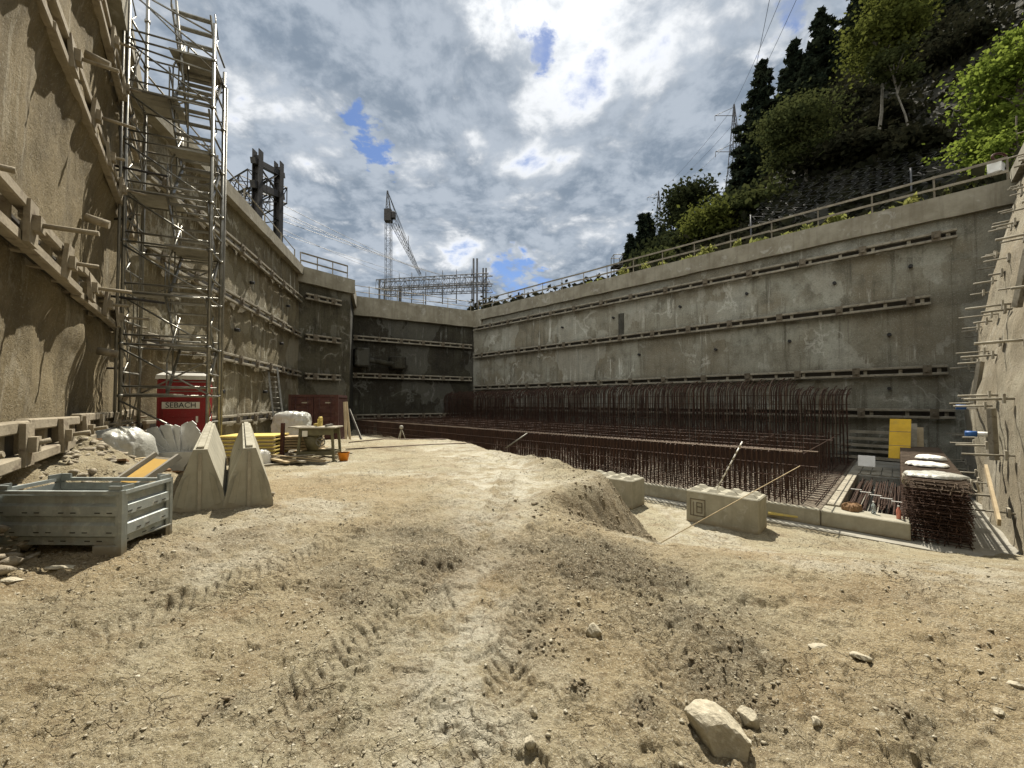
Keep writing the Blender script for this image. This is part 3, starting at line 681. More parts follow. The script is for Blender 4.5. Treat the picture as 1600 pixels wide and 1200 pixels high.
# battered wall on the right
B1 = RC; B0 = RC - V*30
bt = root('retaining_wall', 'leaning sunlit shotcrete wall with protruding soil nails at the right edge', 'wall', (RC.x, RC.y, FLOOR+EYE-.2))
def belly(v, e): return .42*sst(9.9, 9.1, v)*sst(-2.8, .5, e)*(1-1.0*sst(3.5, 8.8, e))
def bb(s, e): return .14*fbm(s, e*1.3, .5, 3, 55) + belly(s+WV-30, e)
wall_grid('wall_face', B0, B1+V*.1, FLOOR-.3, CAP+.15, M['wall_s'], bt, U, .11, .10, 53, lean=.150, bulge=bb)
cb = MB(); bz = CAP+EYE; off = -U*(.150*(CAP-FLOOR+.3)+.05)
cb.bar(B0+off-U*.2+Vector((0,0,bz+.1)), B1+off-U*.2+Vector((0,0,bz+.1)), .8, .5); cb.build('cap_beam', M['cap'], bt, True)
rng = random.Random(5)
def bpt(v, e, o=0.0): return O + U*(-1.45-.150*(e-FLOOR+.3)+o+float(belly(np.array(v), np.array(e)))) + V*v + Vector((0,0,e+EYE))
k = 0
for e in (7.5, 6.2, 5.0, 3.7, 2.5, 1.3, .1, -1.2, -2.2):
    for v in np.arange(.3, 11.5, 1.25):
        if rng.random() < .12: continue
        vv_ = v+rng.uniform(-.2, .2)+(.6 if k % 2 else 0); ee = e+rng.uniform(-.2, .2)
        p = bpt(vv_, ee); q = MB(); L = rng.uniform(.3, .75)
        q.tube([p-U*.1, p+U*L+Vector((0,0,-.02))], rng.choice((.02, .028)), 6)
        q.box(p+U*.1, (.04, .2, .2), rz=math.atan2(U.y, U.x)); q.build('soil_nail', M['wood_grey'] if rng.random() < .75 else M['wale'], bt, True)
        k += 1
for e, v in ((.55, 5.4), (-.75, 2.4), (2.6, 1.4)):
    q = MB(); q.bar(bpt(v, e+.6, .16), bpt(v, e-.6, .16), .12, .1); q.build('nail_plate_bar', M['wale'], bt, True)

# ------------------------------------------------------------------ footing slab, kerb, lanes
def uvbox(mb, u0, u1, v0, v1, e0, e1, bev=0.0):
    c = uv((u0+u1)/2, (v0+v1)/2, (e0+e1)/2); return mb.box(c, (abs(u1-u0), abs(v1-v0), e1-e0), rz=math.atan2(U.y, U.x), bev=bev)
q = MB(); uvbox(q, -2.6, 33, -.4, WV+.3, FLOOR-.3, FLOOR+.03); tag(q.build('concrete_blinding', M['slab']), kind='structure')
ft = root('concrete_footing', 'raised pale concrete footing with a straight kerb edge carrying the rusty rebar cage', 'footing', uv(0,0,FLOOR))
q = MB(); uvbox(q, 1.55, 33, .02, WV-.1, FLOOR+.03, -2.62, .02); q.build('slab', M['slab_shaded'], ft, True)
q = MB(); uvbox(q, 1.56, 33, -.012, .16, FLOOR+.03, -2.59, .015); q.build('edge_strip', M['conc'], ft, True)
q = MB(); uvbox(q, .02, 1.545, .02, .7, FLOOR+.03, -2.60, .02); q.build('kerb', M['conc'], ft, True)
q = MB(); uvbox(q, .02, 1.545, 6.9, WV-.1, FLOOR+.03, -2.61, .02); q.build('ledge', M['slab'], ft, True)
q = MB()
for i, v in enumerate((.75, 2.9, 5.0)): uvbox(q, 1.25, 1.5, v, v+2.05, FLOOR+.03, -2.56, .01)
for i in range(5): uvbox(q, .1+i*.28, .35+i*.28, 7.0, 9.4, -2.606, -2.57)
q.build('formwork_boards', M['wood_grey'], ft, True)

# ------------------------------------------------------------------ rebar cage
cg = root('rebar_cage', 'huge rusty rebar cage with tall starter bars standing on the footing along the right wall', 'rebar cage', uv(1.7, .5, -2.62), 0)
def mkbars(name, lines, r, m, n=4):
    q = MB()
    for l in lines: q.tube(l, r, n, cap=False, smooth=False)
    return q.build(name, m, cg, True)
rng = random.Random(3)
def starter(u, v, top):
    j = rng.uniform(-.11, .08); w = rng.uniform(-.07, .07)
    return [uv(u, v, -2.62), uv(u+w*.4, v+rng.uniform(-.03,.03), -.8), uv(u+w, v, top-.42+j), uv(u+w-.03, v+.06, top-.2+j), uv(u+w-.08, v+.20, top-.04+j), uv(u+w-.13, v+.34, top+.02+j)]
ST = []; u = 1.7
while u < 31:
    ST.append((u, 9.55, .62 if u < 3.7 else 1.0 if u < 19 else .7)); u += .12
for i, (u, v, t) in enumerate(ST[:100]):
    q = MB(); q.tube(starter(u, v, t), .021, 4, cap=False, smooth=False); q.build('starter_bar', M['rebar_pale'] if i % 5 == 3 else M['rebar'], cg, True)
tag(mkbars('starter_bars', [starter(*a) for a in ST[100:]], .021, M['rebar']), kind='stuff')
L2 = []
for vv_ in (9.95, 10.5):
    u = 1.75+.04*(vv_ > 10)
    while u < 31: L2.append(starter(u, vv_, (.5 if u < 3.7 else .9))); u += .12
tag(mkbars('rear_starter_bars', L2, .019, M['rebar']), kind='stuff')
FV = []; u = 2.0
while u < 27: FV.append(u); u += .13
for i, u in enumerate(FV[:100]):
    q = MB(); q.tube([uv(u, .22, -2.62), uv(u+rng.uniform(-.02,.02), .22, -1.30+rng.uniform(-.03,.05)), uv(u, .45, -1.24)], .018, 4, cap=False, smooth=False); q.build('stirrup_leg', M['rebar'], cg, True)
tag(mkbars('stirrup_legs', [[uv(u, .22, -2.62), uv(u, .22, -1.28)] for u in FV[100:]], .018, M['rebar']), kind='stuff')
inner = []
for v in (.6, 1.0, 1.5, 2.1, 2.7, 3.4, 4.1, 4.9, 5.7, 6.5, 7.3, 8.1, 8.9):
    u = 2.0
    while u < 28: inner.append([uv(u, v, -2.62), uv(u+rng.uniform(-.03,.03), v+rng.uniform(-.02,.02), -1.28+rng.choice((0, .02, .1, .2, .3))+rng.uniform(-.02,.05))]); u += .14
tag(mkbars('inner_stirrup_legs', inner, .013, M['rebar']), kind='stuff')
top = []
for v in (.25, .55): top.append([uv(1.6+rng.uniform(0,.5), v, -1.26), uv(31, v, -1.26)])
tag(mkbars('front_top_bars', top, .018, M['rebar_pale']), kind='stuff')
tag(mkbars('top_mat', [[uv(1.7+rng.uniform(0,.5), v, -1.27), uv(31, v, -1.27)] for v in (1.6, 3.2, 4.8, 6.4, 8.0)], .014, M['rebar']), kind='stuff')
top = [[uv(u, .2, -1.30), uv(u, 9.7, -1.30)] for u in np.arange(1.9, 30, 1.8)]
tag(mkbars('top_cross_bars', top, .015, M['rebar']), kind='stuff')
bot = [[uv(1.6, v, -2.55), uv(31, v, -2.55)] for v in np.arange(.8, 11, .35)]+[[uv(u, .5, -2.57), uv(u, 10.8, -2.57)] for u in np.arange(1.7, 30, .3)]
tag(mkbars('bottom_mat', bot, .014, M['rebar']), kind='stuff')
hb = [[uv(1.6, 9.53, e), uv(30, 9.53, e)] for e in (-2.2, -1.8, -.9, -.5, -.1, .3)]+[[uv(1.6, .20, e), uv(28, .20, e)] for e in (-2.25, -1.9, -1.6)]
tag(mkbars('distribution_bars', hb, .013, M['rebar']), kind='stuff')

# ------------------------------------------------------------------ stack of rebar mats at the right
rng = random.Random(9); NM = 17
for i in range(NM):
    z = FLOOR+.06+i*.078
    o = root('rebar_mat', 'rusty rebar mat in the tall stack by the leaning right wall' if i < NM-1 else 'topmost rusty rebar mat of the tall stack, lying under the white sacks', 'rebar mat', uv(-.37, 4.6, z), 0, 'rebar mats in the tall stack')
    q = MB(); ju = rng.uniform(-.03, .03); jv = rng.uniform(-.08, .08)
    for k in range(7): uu = -.84+ju+k*.157; q.tube([uv(uu, .12+jv+rng.uniform(-.04,.04), z), uv(uu+rng.uniform(-.02,.02), 9.3+jv, z)], .011, 4, False, False)
    for k in range(46): vv = .16+jv+k*.2+rng.uniform(-.03,.03); q.tube([uv(-.88+ju, vv, z+.02), uv(.14+ju, vv+rng.uniform(-.03,.03), z+.02)], .010, 4, False, False)
    for k in range(4):                                  # bent ends hanging down at the front
        uu = -.86+ju+rng.random()*.98; q.tube([uv(uu, .12+jv, z+.01), uv(uu+rng.uniform(-.03,.03), .07+jv, z-.06)], .010, 4, False, False)
    q.build('mat_bars', M['rebar'] if i < NM-3 else M['rebar_pale'], o, True)
TOPZ = FLOOR+.06+NM*.078

# ------------------------------------------------------------------ crumpled sheets
def crumple(name, label, cat, c, sx, sy, h, m, seed=0, rz=0, group=None, n=46, sharp=2.5):
    """plastic lying in folds: a closed, wrinkled shell"""
    xs = np.linspace(-1, 1, n); X, Y = np.meshgrid(xs, xs, indexing='ij')
    r = np.sqrt(X**2+Y**2)+1e-6; th = np.arctan2(Y, X)
    sc = np.maximum(np.abs(np.cos(th)), np.abs(np.sin(th)))
    R = .8+.25*fbm(np.cos(th)*2, np.sin(th)*2, 1.0, 3, seed)
    PX = X*sc*R*1.0; PY = Y*sc*R*1.0
    rr = np.clip(np.maximum(np.abs(X), np.abs(Y)), 0, 1)
    Hh = (1-rr**6)**.5*(.82+.35*fbm(X, Y, 1.2, 3, seed+2)) + (1-rr**8)*.22*(np.abs(fbm(X*1.2+Y, Y*.7, sharp, 4, seed+4, .5))-.15)
    Z = np.maximum(Hh, 0)*h
    co, si = math.cos(rz), math.sin(rz)
    x = PX*sx/2; y = PY*sy/2
    v = np.stack([x*co-y*si, x*si+y*co, Z], -1).reshape(-1, 3)
    i = np.arange(n-1)[:, None]*n+np.arange(n-1)[None, :]
    f = np.stack([i, i+n, i+n+1, i+1], -1).reshape(-1, 4)
    v2 = v.copy(); v2[:, 2] = -.01
    o = npmesh(name, np.concatenate([v, v2]), np.concatenate([f, f[:, ::-1]+len(v)]), m, None, True)
    o.location = c; return tag(o, label, cat, group)
def blob(name, label, cat, c, sx, sy, sz, m, seed=0, rz=0, p=.62, fold=.05, parent=None):
    n, k = 90, 60; th = np.linspace(0, 2*np.pi, n, endpoint=False); ph = np.linspace(-.35, np.pi/2, k)
    TH, PH = np.meshgrid(th, ph, indexing='ij'); sg = lambda v: np.sign(v)*np.abs(v)**p
    ru = np.abs(fbm(TH*1.9, PH*.8, 1.6, 4, seed)) + np.abs(fbm(TH*1.9+2*np.pi*1.9, PH*.8, 1.6, 4, seed))*0
    edge = np.minimum(TH, 2*np.pi-TH); ru = ru*np.clip(edge/.4, 0, 1)
    r = 1+fold*(2.2*ru-.6)+.10*fbm(np.cos(TH)*1.3, np.sin(TH)*1.3+PH, 1.0, 3, seed+3)
    X = sg(np.cos(PH))*sg(np.cos(TH))*r*sx/2; Y = sg(np.cos(PH))*sg(np.sin(TH))*r*sy/2; Z = sg(np.sin(PH))*r*sz
    v = np.stack([X*math.cos(rz)-Y*math.sin(rz), X*math.sin(rz)+Y*math.cos(rz), np.maximum(Z, -.03)], -1).reshape(-1, 3)
    i = np.arange(n)[:, None]*k+np.arange(k-1)[None, :]; j = ((np.arange(n)+1) % n)[:, None]*k+np.arange(k-1)[None, :]
    o = npmesh(name, v, np.stack([i, j, j+1, i+1], -1).reshape(-1, 4), m, parent, True); o.location = c
    return tag(o, label, cat)
def TOP(u, v): return uv(u, v, TOPZ)
crumple('plastic_sack', 'white plastic sack lying flat across the middle of the rebar mat stack', 'sack', TOP(-.35, 2.9)-Vector((0,0,.02)), 0.85, 1.0, .09, M['white'], 3, .7)
crumple('plastic_sack', 'folded white sack with its edges hanging, behind the flat one on the mat stack', 'sack', TOP(-.45, 4.6)-Vector((0,0,.02)), .62, .8, .11, M['white'], 8, .3)
crumple('plastic_film', 'crumpled translucent film draped over the near end of the rebar mat stack', 'plastic film', TOP(-.36, .8)-Vector((0,0,.02)), 0.98, 1.2, .10, M['foil'], 12, .75, sharp=5)
q = MB(); pts = [uv(.10+.03*math.sin(t*7), .2+.25*t, TOPZ+.02-.5*t*(1-t)*1.6) for t in np.linspace(0, 1, 12)]
q.tube(pts, .018, 6); pts = [uv(-.92-.04*math.sin(t*5), .15+.25*t, TOPZ+.03-.45*t*(1-t)*2) for t in np.linspace(0, 1, 12)]; q.tube(pts, .018, 6)
tag(q.build('lifting_sling', M['wood_grey']), 'pale sling looped over the near end of the rebar mat stack', 'sling')

# bundles of bars stored in the trench
rng = random.Random(21)
for b in range(5):
    c = (.22+.22*b, 1.5+.35*(b%3)); o = root('rebar_bundle', ['rusty rebar bundle nearest the mat stack in the footing trench','rusty rebar bundle second from the mat stack in the footing trench','rusty rebar bundle in the middle of the footing trench','rusty rebar bundle second from the trench boards','rusty rebar bundle right against the trench boards'][b], 'rebar bundle', uv(c[0], c[1], FLOOR+.05), 0, 'rebar bundles in the trench')
    q = MB()
    for k in range(16):
        a = rng.uniform(-.10,.10); z = rng.uniform(0, .30)
        q.tube([uv(c[0]+a, c[1]+rng.uniform(-.3,.3), FLOOR+.06+z), uv(c[0]+a+rng.uniform(-.08,.08), 6.4+rng.uniform(-.4,.4), FLOOR+.06+z)], .013, 4, False, False)
    q.build('bars', M['rebar'], o, True)
    q = MB(); q.box(uv(c[0], 2.3+.3*b, FLOOR+.42), (.24, .04, .02), rz=math.atan2(U.y,U.x)); q.build('strap', M['white'], o, True)
def bottle(p, label, body):
    o = root('plastic_bottle', label, 'bottle', p, 0, 'bottles on the kerb'); q = MB()
    q.tube([(0,0,0),(0,0,.005),(0,0,.19),(0,0,.24),(0,0,.27)], [.036,.042,.042,.018,.014], 12); q.build('bottle_body', body, o)
    q = MB(); q.cone((0,0,0), .017, .017, .268, .29, 10); q.build('cap', M['white'], o)
bottle(uv(.62, .5, -2.60), 'clear water bottle standing on the footing kerb left of the mat stack', M['glass'])
bottle(uv(.20, .35, -2.60), 'bottle with pink drink standing on the kerb next to the mat stack', M['pink'])
blob('work_rag', 'brown jacket or rag dropped on the kerb in front of the trench', 'rag', uv(1.0, .55, -2.60), .42, .3, .17, M['cloth'], 22, .3, fold=.15)

# formwork panels leaning on the right wall
def lean_board(name, label, cat, base, top, width, th, m, side, group=None):
    o = root(name, label, cat, base, 0, group); q = MB(); d = Vector(top)-Vector(base); s = Vector(side).normalized(); n_ = d.normalized().cross(s)
    q.box((Vector(base)+Vector(top))/2, (width, th, d.length), M=Matrix((s, n_.normalized(), d.normalized())).transposed(), bev=.004); q.build('board', m, o, True); return o
yb = at(1405, 717, 14.6); yt = at(1407, 655, 15.0)
o = lean_board('formwork_sheet', 'bright yellow formwork panel standing upright against the grey right wall', 'panel', yb, yt, .58, .05, M['yellow'], U)
q = MB()
for t in (.33, .68): 
    c = yb.lerp(yt, t)-V*.032; q.box(c, (.58, .006, .02), rz=math.atan2(U.y, U.x))
q.build('seam', M['wood'], o, True)
lean_board('timber_board', 'brown timber board leaning just right of the yellow panel', 'board', at(1424, 717, 14.8), at(1425, 662, 15.2), .28, .04, M['wood_grey'], U)
lean_board('timber_board', 'narrow dark board leaning rightmost beside the yellow panel', 'board', at(1438, 718, 14.9), at(1437, 668, 15.3), .2, .04, M['wood'], U)
lean_board('white_board', 'small white board propped at the end of the tall rebar cage', 'board', at(1354, 729, 14.7), at(1354, 712, 14.9), .48, .03, M['white'], U)
q = MB()
for k, (e, w_) in enumerate(((-2.5,.28),(-2.2,.24),(-1.95,.3),(-1.65,.22),(-1.35,.2))):
    q.box(uv(.9-k*.05, WV-.45, e), (3.0-k*.2, w_, .12), rz=math.atan2(U.y, U.x))
tag(q.build('beam_stack', M['wood_grey']), 'stack of long grey beams at the foot of the right wall behind the yellow panel', 'beams')
q = MB(); q.bar(bpt(2.6, -1.55, .28), bpt(.7, -2.45, .30), .05, .16); tag(q.build('timber_plank', M['wood']), 'pale plank resting slanted on the soil nails of the leaning wall', 'plank')
for v, e, lb in ((3.2, -.8, 'white and blue sleeve sticking out low on the leaning wall, nearer one'), (5.2, -.15, 'white and blue sleeve farther along the leaning wall near the dark corner')):
    o = root('pipe_sleeve', lb, 'pipe', bpt(v, e), 0, 'sleeves in the leaning wall'); q = MB(); q.tube([bpt(v, e), bpt(v, e, .32)], .06, 10); q.build('sleeve', M['white'], o, True)
    q = MB(); q.tube([bpt(v, e, .32), bpt(v, e, .52)], .07, 10); q.build('cap', M['blue'], o, True)

# ------------------------------------------------------------------ concrete blocks, rods
def block(p, rz, label, L=1.6, D=.8, H=.8):
    o = root('concrete_block', label, 'concrete block', p, rz, 'stacking blocks'); q = MB(); q.box((0,0,H/2), (L, D, H), bev=.025); q.build('block_body', M['conc'], o)
    for x in (-.6, -.2, .2, .6):
        for y in (-.2, .2):
            b = MB(); b.add([(x-.13,y-.13,H),(x+.13,y-.13,H),(x+.13,y+.13,H),(x-.13,y+.13,H),(x-.06,y-.06,H+.07),(x+.06,y-.06,H+.07),(x+.06,y+.06,H+.07),(x-.06,y+.06,H+.07)],
                [(0,1,5,4),(1,2,6,5),(2,3,7,6),(3,0,4,7),(4,5,6,7)]); b.build('stud', M['conc'], o)
    e = MB(); x0 = -L/2+.28; y0 = -D/2-.006
    def ln(a, b, c, d): e.box((x0+(a+c)/2, y0, H/2+(b+d)/2), (abs(c-a)+.02, .014, abs(d-b)+.02))
    for a in ((-.17,-.2,.17,-.2),(-.17,.2,.17,.2),(-.17,-.2,-.17,.2),(.17,-.2,.17,.2),(-.10,-.2,-.10,.12),(-.02,-.12,.10,-.12),(-.02,.02,.10,.02),(-.02,.12,.10,.12),(.10,-.12,.10,.12),(-.02,-.12,-.02,.12)): ln(*a)
    e.build('cast_emblem', M['wale_dark'], o)  # emblem coloured dark to draw in the shading of its relief
    return o
block((5.26, 9.85, FLOOR+EYE-.02), math.radians(-43), 'whole concrete stacking block with a cast emblem standing before the kerb')
block((3.05, 12.0, FLOOR+EYE-.02), math.radians(-43), 'concrete stacking block half buried by the soil heap')
def rod(name, label, p0, p1, r, m, stripes=None):
    o = root(name, label, 'rod', p0); q = MB(); q.tube([p0, p1], r, 6); q.build('rod_shaft', m, o, True)
    if stripes:
        q = MB(); p0 = Vector(p0); p1 = Vector(p1)
        for k in range(0, 16, 2): q.tube([p0.lerp(p1, k/16), p0.lerp(p1, (k+1)/16)], r*1.15, 6)
        q.build('stripe', stripes, o, True)
p0 = at(1026, 852, 7.0); p0.z = gz(p0.x, p0.y); rod('steel_rod', 'long brown bar leaning across the front of the concrete block', p0, at(1250, 728, 9.6), .009, M['wood'])
rod('survey_rod', 'pale banded rod rising from behind the concrete block', at(1118, 768, 9.9), at(1160, 690, 9.9), .018, M['white'], M['wood_grey'])
rod('survey_rod', 'small pale rod sticking up at the edge of the sand plateau', at(790, 700, 12.6), at(824, 677, 12.6), .02, M['galv_dull'])
q = MB(); p0 = at(1200, 803, 10.3); p1 = at(1272, 811, 9.8); q.box((p0+p1)/2+Vector((0,0,.03)), ((p1-p0).length, .22, .05), rz=math.atan2((p1-p0).y, (p1-p0).x), bev=.005)
tag(q.build('yellow_board', M['yellow_dirty']), 'dirty yellow board lying on the sand at the kerb right of the block', 'board')

# ------------------------------------------------------------------ scaffold stair tower
FLp = Vector((-8.25, 8.35, 0)); ad = Vector((1.40, .58, 0)); aw = ad.length; ad.normalize(); bdv = Vector((-ad.y, ad.x, 0)); bw_ = .82
tw = root('scaffold_tower', 'tall galvanised scaffold stair tower standing against the left wall', 'scaffold', (FLp.x, FLp.y, EYE-1.45))
def tp(a, b, e): return FLp+ad*(a*aw)+bdv*(b*bw_)+Vector((0,0,e+EYE))
LIFT = 1.10; E0 = .13-LIFT
base_e = -1.45
tops = {(0,0): 9.7, (1,0): 8.7, (0,1): 9.7, (1,1): 8.2}
for (a, b), t in tops.items():
    q = MB(); q.tube([tp(a, b, base_e), tp(a, b, t)], .035, 8)
    for i in range(10):
        if E0+i*LIFT < t-.1: q.tube([tp(a, b, E0+i*LIFT-.03), tp(a, b, E0+i*LIFT+.03)], .055, 8)
    q.build('standard', M['galv'], tw, True)
q = MB(); q.tube([tp(1.09, .62, -1.2), tp(1.09, .62, 7.6)], .022, 8); q.tube([tp(-.03, -.10, base_e), tp(-.03, -.10, 9.6)], .026, 8); q.build('outer_standard', M['galv_dull'], tw, True)
rng = random.Random(4)
for i in range(10):
    e = E0+i*LIFT
    if e > 8.6: break
    q = MB()
    for ee in (e, e+.20): q.tube([tp(0, 0, ee), tp(1, 0, ee)], .022, 6); q.tube([tp(0, 1, ee), tp(1, 1, ee)], .022, 6)
    for ee in (e, e+.5): q.tube([tp(0, 0, ee), tp(0, 1, ee)], .022, 6); q.tube([tp(1, 0, ee), tp(1, 1, ee)], .022, 6)
    q.build('ledger', M['galv'], tw, True)
    q = MB(); q.tube([tp(0, -.03, e+LIFT-.1), tp(1, -.03, e+.05)], .02, 6)
    if i % 2: q.tube([tp(0, 1.03, e+.05), tp(1, 1.03, e+LIFT-.1)], .02, 6)
    for b in (0, 1):                                    # zig-zag end frames
        for j in range(3):
            z0 = e+j*LIFT/3; q.tube([tp(b, 0 if j % 2 else .35, z0), tp(b, .35 if j % 2 else 0, z0+LIFT/3)], .014, 5)
    q.build('diagonal_brace', M['galv'], tw, True)
    if i >= 1:
        sd_ = i % 2
        q = MB(); a0, a1 = ((0.02, .55) if sd_ else (.45, .98))
        for k in range(4 if i % 3 else 2): q.box(tp((a0+a1)/2, .14+k*.24, e+.03), ((a1-a0)*aw, .21, .045), rz=math.atan2(ad.y, ad.x))
        q.build('deck', M['deck'], tw, True)
        if i < 9:
            st = MB(); b0, b1 = (.08, .92) if sd_ else (.92, .08); ac = .74 if sd_ else .70
            s0, s1 = tp(ac, b0, e), tp(ac, b1, e+LIFT)
            for o_ in (-.36, .36): st.bar(s0+ad*o_, s1+ad*o_, .03, .08)
            for k in range(5): c = s0.lerp(s1, (k+.5)/5); st.box(c, (.70, .12, .022), rz=math.atan2(ad.y, ad.x))
            st.tube([s0-ad*.38+Vector((0,0,.75)), s1-ad*.38+Vector((0,0,.75))], .017, 6)
            for t_ in (.05, .5, .95): c = s0.lerp(s1, t_)-ad*.38; st.tube([c, c+Vector((0,0,.76))], .015, 6)
            st.build('stair_flight', M['galv'], tw, True)
    if i in (1, 2, 4, 5, 7):
        q = MB(); q.tube([tp(-.02, .4, e+.6), tp(-.55, .9, e+.62)], .024, 6); q.build('wall_tie', M['dsteel'], tw, True)
for za, zb in ((2.25, 2.15), (5.0, 4.95)):
    q = MB(); q.tube([tp(-.45, -.05, za), tp(.48, -.05, zb)], .026, 6); q.build('cross_tube', M['dsteel'], tw, True)
q = MB(); q.tube([tp(.52, .05, 9.0), tp(.68, .1, 6.2)], .028, 6); q.tube([tp(.60, .5, 8.3), tp(.62, .5, 5.9)], .02, 6)
q.tube([tp(0, 0, 8.95), tp(1, 0, 8.45)], .022, 6); q.tube([tp(0, 0, 7.7), tp(1, 0, 7.55)], .022, 6); q.tube([tp(0,0,8.9), tp(1,0,7.6)], .018, 6)
q.build('top_guard_rail', M['galv'], tw, True)
for (a, b) in tops:
    q = MB(); q.box(tp(a, b, base_e), (.18,.18,.02)); q.tube([tp(a,b,base_e), tp(a,b,base_e+.25)], .02, 6); q.build('base_jack', M['galv_dull'], tw, True)
q = MB()
for k in range(3):
    pts = [tp(-.05+.04*k, .3+.2*k, 8-t*1.4+.0) + Vector((.10*math.sin(t*3+k*2), .1*math.cos(t*2.3+k), 0)) for t in np.linspace(0, 6.2, 26)]
    q.tube(pts, .013, 5)
q.build('hanging_cable', M['galv_dull'], tw, True)

# ------------------------------------------------------------------ portable toilet
tl = root('portable_toilet', 'red portable toilet with white roof standing behind the scaffold tower', 'toilet', (-8.38, 10.2, EYE-1.5), .55)
q = MB(); q.box((0, 0, 1.12), (1.12, 1.12, 2.0), bev=.03)
for s_ in (-1, 1):
    for k in range(4): q.box((s_*.572, -.36+k*.24, 1.15), (.03, .12, 1.7), bev=.008)
q.build('cabin', M['red'], tl)
q = MB(); q.box((0, -.575, 1.1), (.86, .03, 1.85), bev=.01)
for z in (.55, 1.0, 1.75): q.box((0, -.595, z), (.7, .016, .3), bev=.006)
d_ = q.build('door', M['red'], tl)
q = MB(); q.box((.34, -.60, 1.1), (.05, .04, .16)); q.build('handle', M['white'], d_)
q = MB(); q.add([(x*.6, y*.6, 2.12) for x, y in ((-1,-1),(1,-1),(1,1),(-1,1))]+[(x*.58, y*.58, 2.22) for x, y in ((-1,-1),(1,-1),(1,1),(-1,1))]+[(x*.38, y*.42, 2.33) for x, y in ((-1,-1),(1,-1),(1,1),(-1,1))],
    [(0,1,5,4),(1,2,6,5),(2,3,7,6),(3,0,4,7),(4,5,9,8),(5,6,10,9),(6,7,11,10),(7,4,8,11),(8,9,10,11),(3,2,1,0)]); q.build('roof', M['white'], tl)
q = MB(); q.box((0, 0, .06), (1.16, 1.16, .12), bev=.02); q.build('base', M['dark'], tl)
tl.scale = (.86, .86, .97)
def text(s, size, m, parent, loc, rot, name='lettering', ext=.004):
    cu = bpy.data.curves.new(name, 'FONT'); cu.body = s; cu.size = size; cu.extrude = ext; cu.align_x = 'CENTER'; cu.align_y = 'CENTER'
    tmp = bpy.data.objects.new(name+'_c', cu); COL.objects.link(tmp); bpy.context.view_layer.update()
    me = bpy.data.meshes.new_from_object(tmp.evaluated_get(bpy.context.evaluated_depsgraph_get())); bpy.data.objects.remove(tmp)
    me.materials.clear(); me.materials.append(m); o = bpy.data.objects.new(name, me); COL.objects.link(o); o.parent = parent; o.location = loc; o.rotation_euler = rot; return o
q = MB(); q.box((-.02, -.612, 1.46), (.84, .02, .17)); sg_ = q.build('sign_plate', M['white'], tl)
text('SEBACH', .19, M['lampglass'], sg_, (-.02, -.628, 1.46), (math.pi/2, 0, 0))

# ------------------------------------------------------------------ container
ct = root('shipping_container', 'dark red steel container with closed double doors in the far left corner', 'container', (-10.35, 20.75, EYE-2.2), .25)
W_, D_, H_ = 2.36, 2.9, 2.58
q = MB(); q.box((0, D_/2, H_/2), (W_-.1, D_-.1, H_-.1))
for s_ in (-1, 1):
    for k in range(11): q.box((s_*(W_/2-.04), .25+k*.25, H_/2), (.05, .12, H_-.3))
q.build('shell', M['cont'], ct)
q = MB()
for x in (-1, 1):
    for y in (0, D_): q.box((x*(W_/2-.06), y, H_/2), (.14, .14, H_))
    for z in (.07, H_-.07): q.box((x*(W_/2-.06), D_/2, z), (.12, D_, .14))
for y in (0, D_):
    for z in (.07, H_-.07): q.box((0, y, z), (W_-.26, .12, .14))
q.build('corner_frame', M['cont'], ct)
for s_ in (-1, 1):
    q = MB(); cx = s_*.56; q.box((cx, -.02, H_/2), (1.08, .06, H_-.32))
    for k in range(5): q.box((cx, -.07, .42+k*.44), (.92, .05, .26), bev=.015)
    d_ = q.build('door', M['cont'], ct)
    for x in (-.28, .28): 
        b = MB(); b.tube([(cx+x, -.13, .16), (cx+x, -.13, H_-.16)], .02, 8); b.box((cx+x, -.14, 1.05), (.05, .05, .12)); b.box((cx+x+.12, -.15, 1.0), (.26, .02, .03)); b.build('locking_bar', M['cont'], d_)
    q = MB(); q.box((cx+.15, -.105, H_-.42), (.3, .006, .06)); q.build('marking', M['wood_grey'], d_)

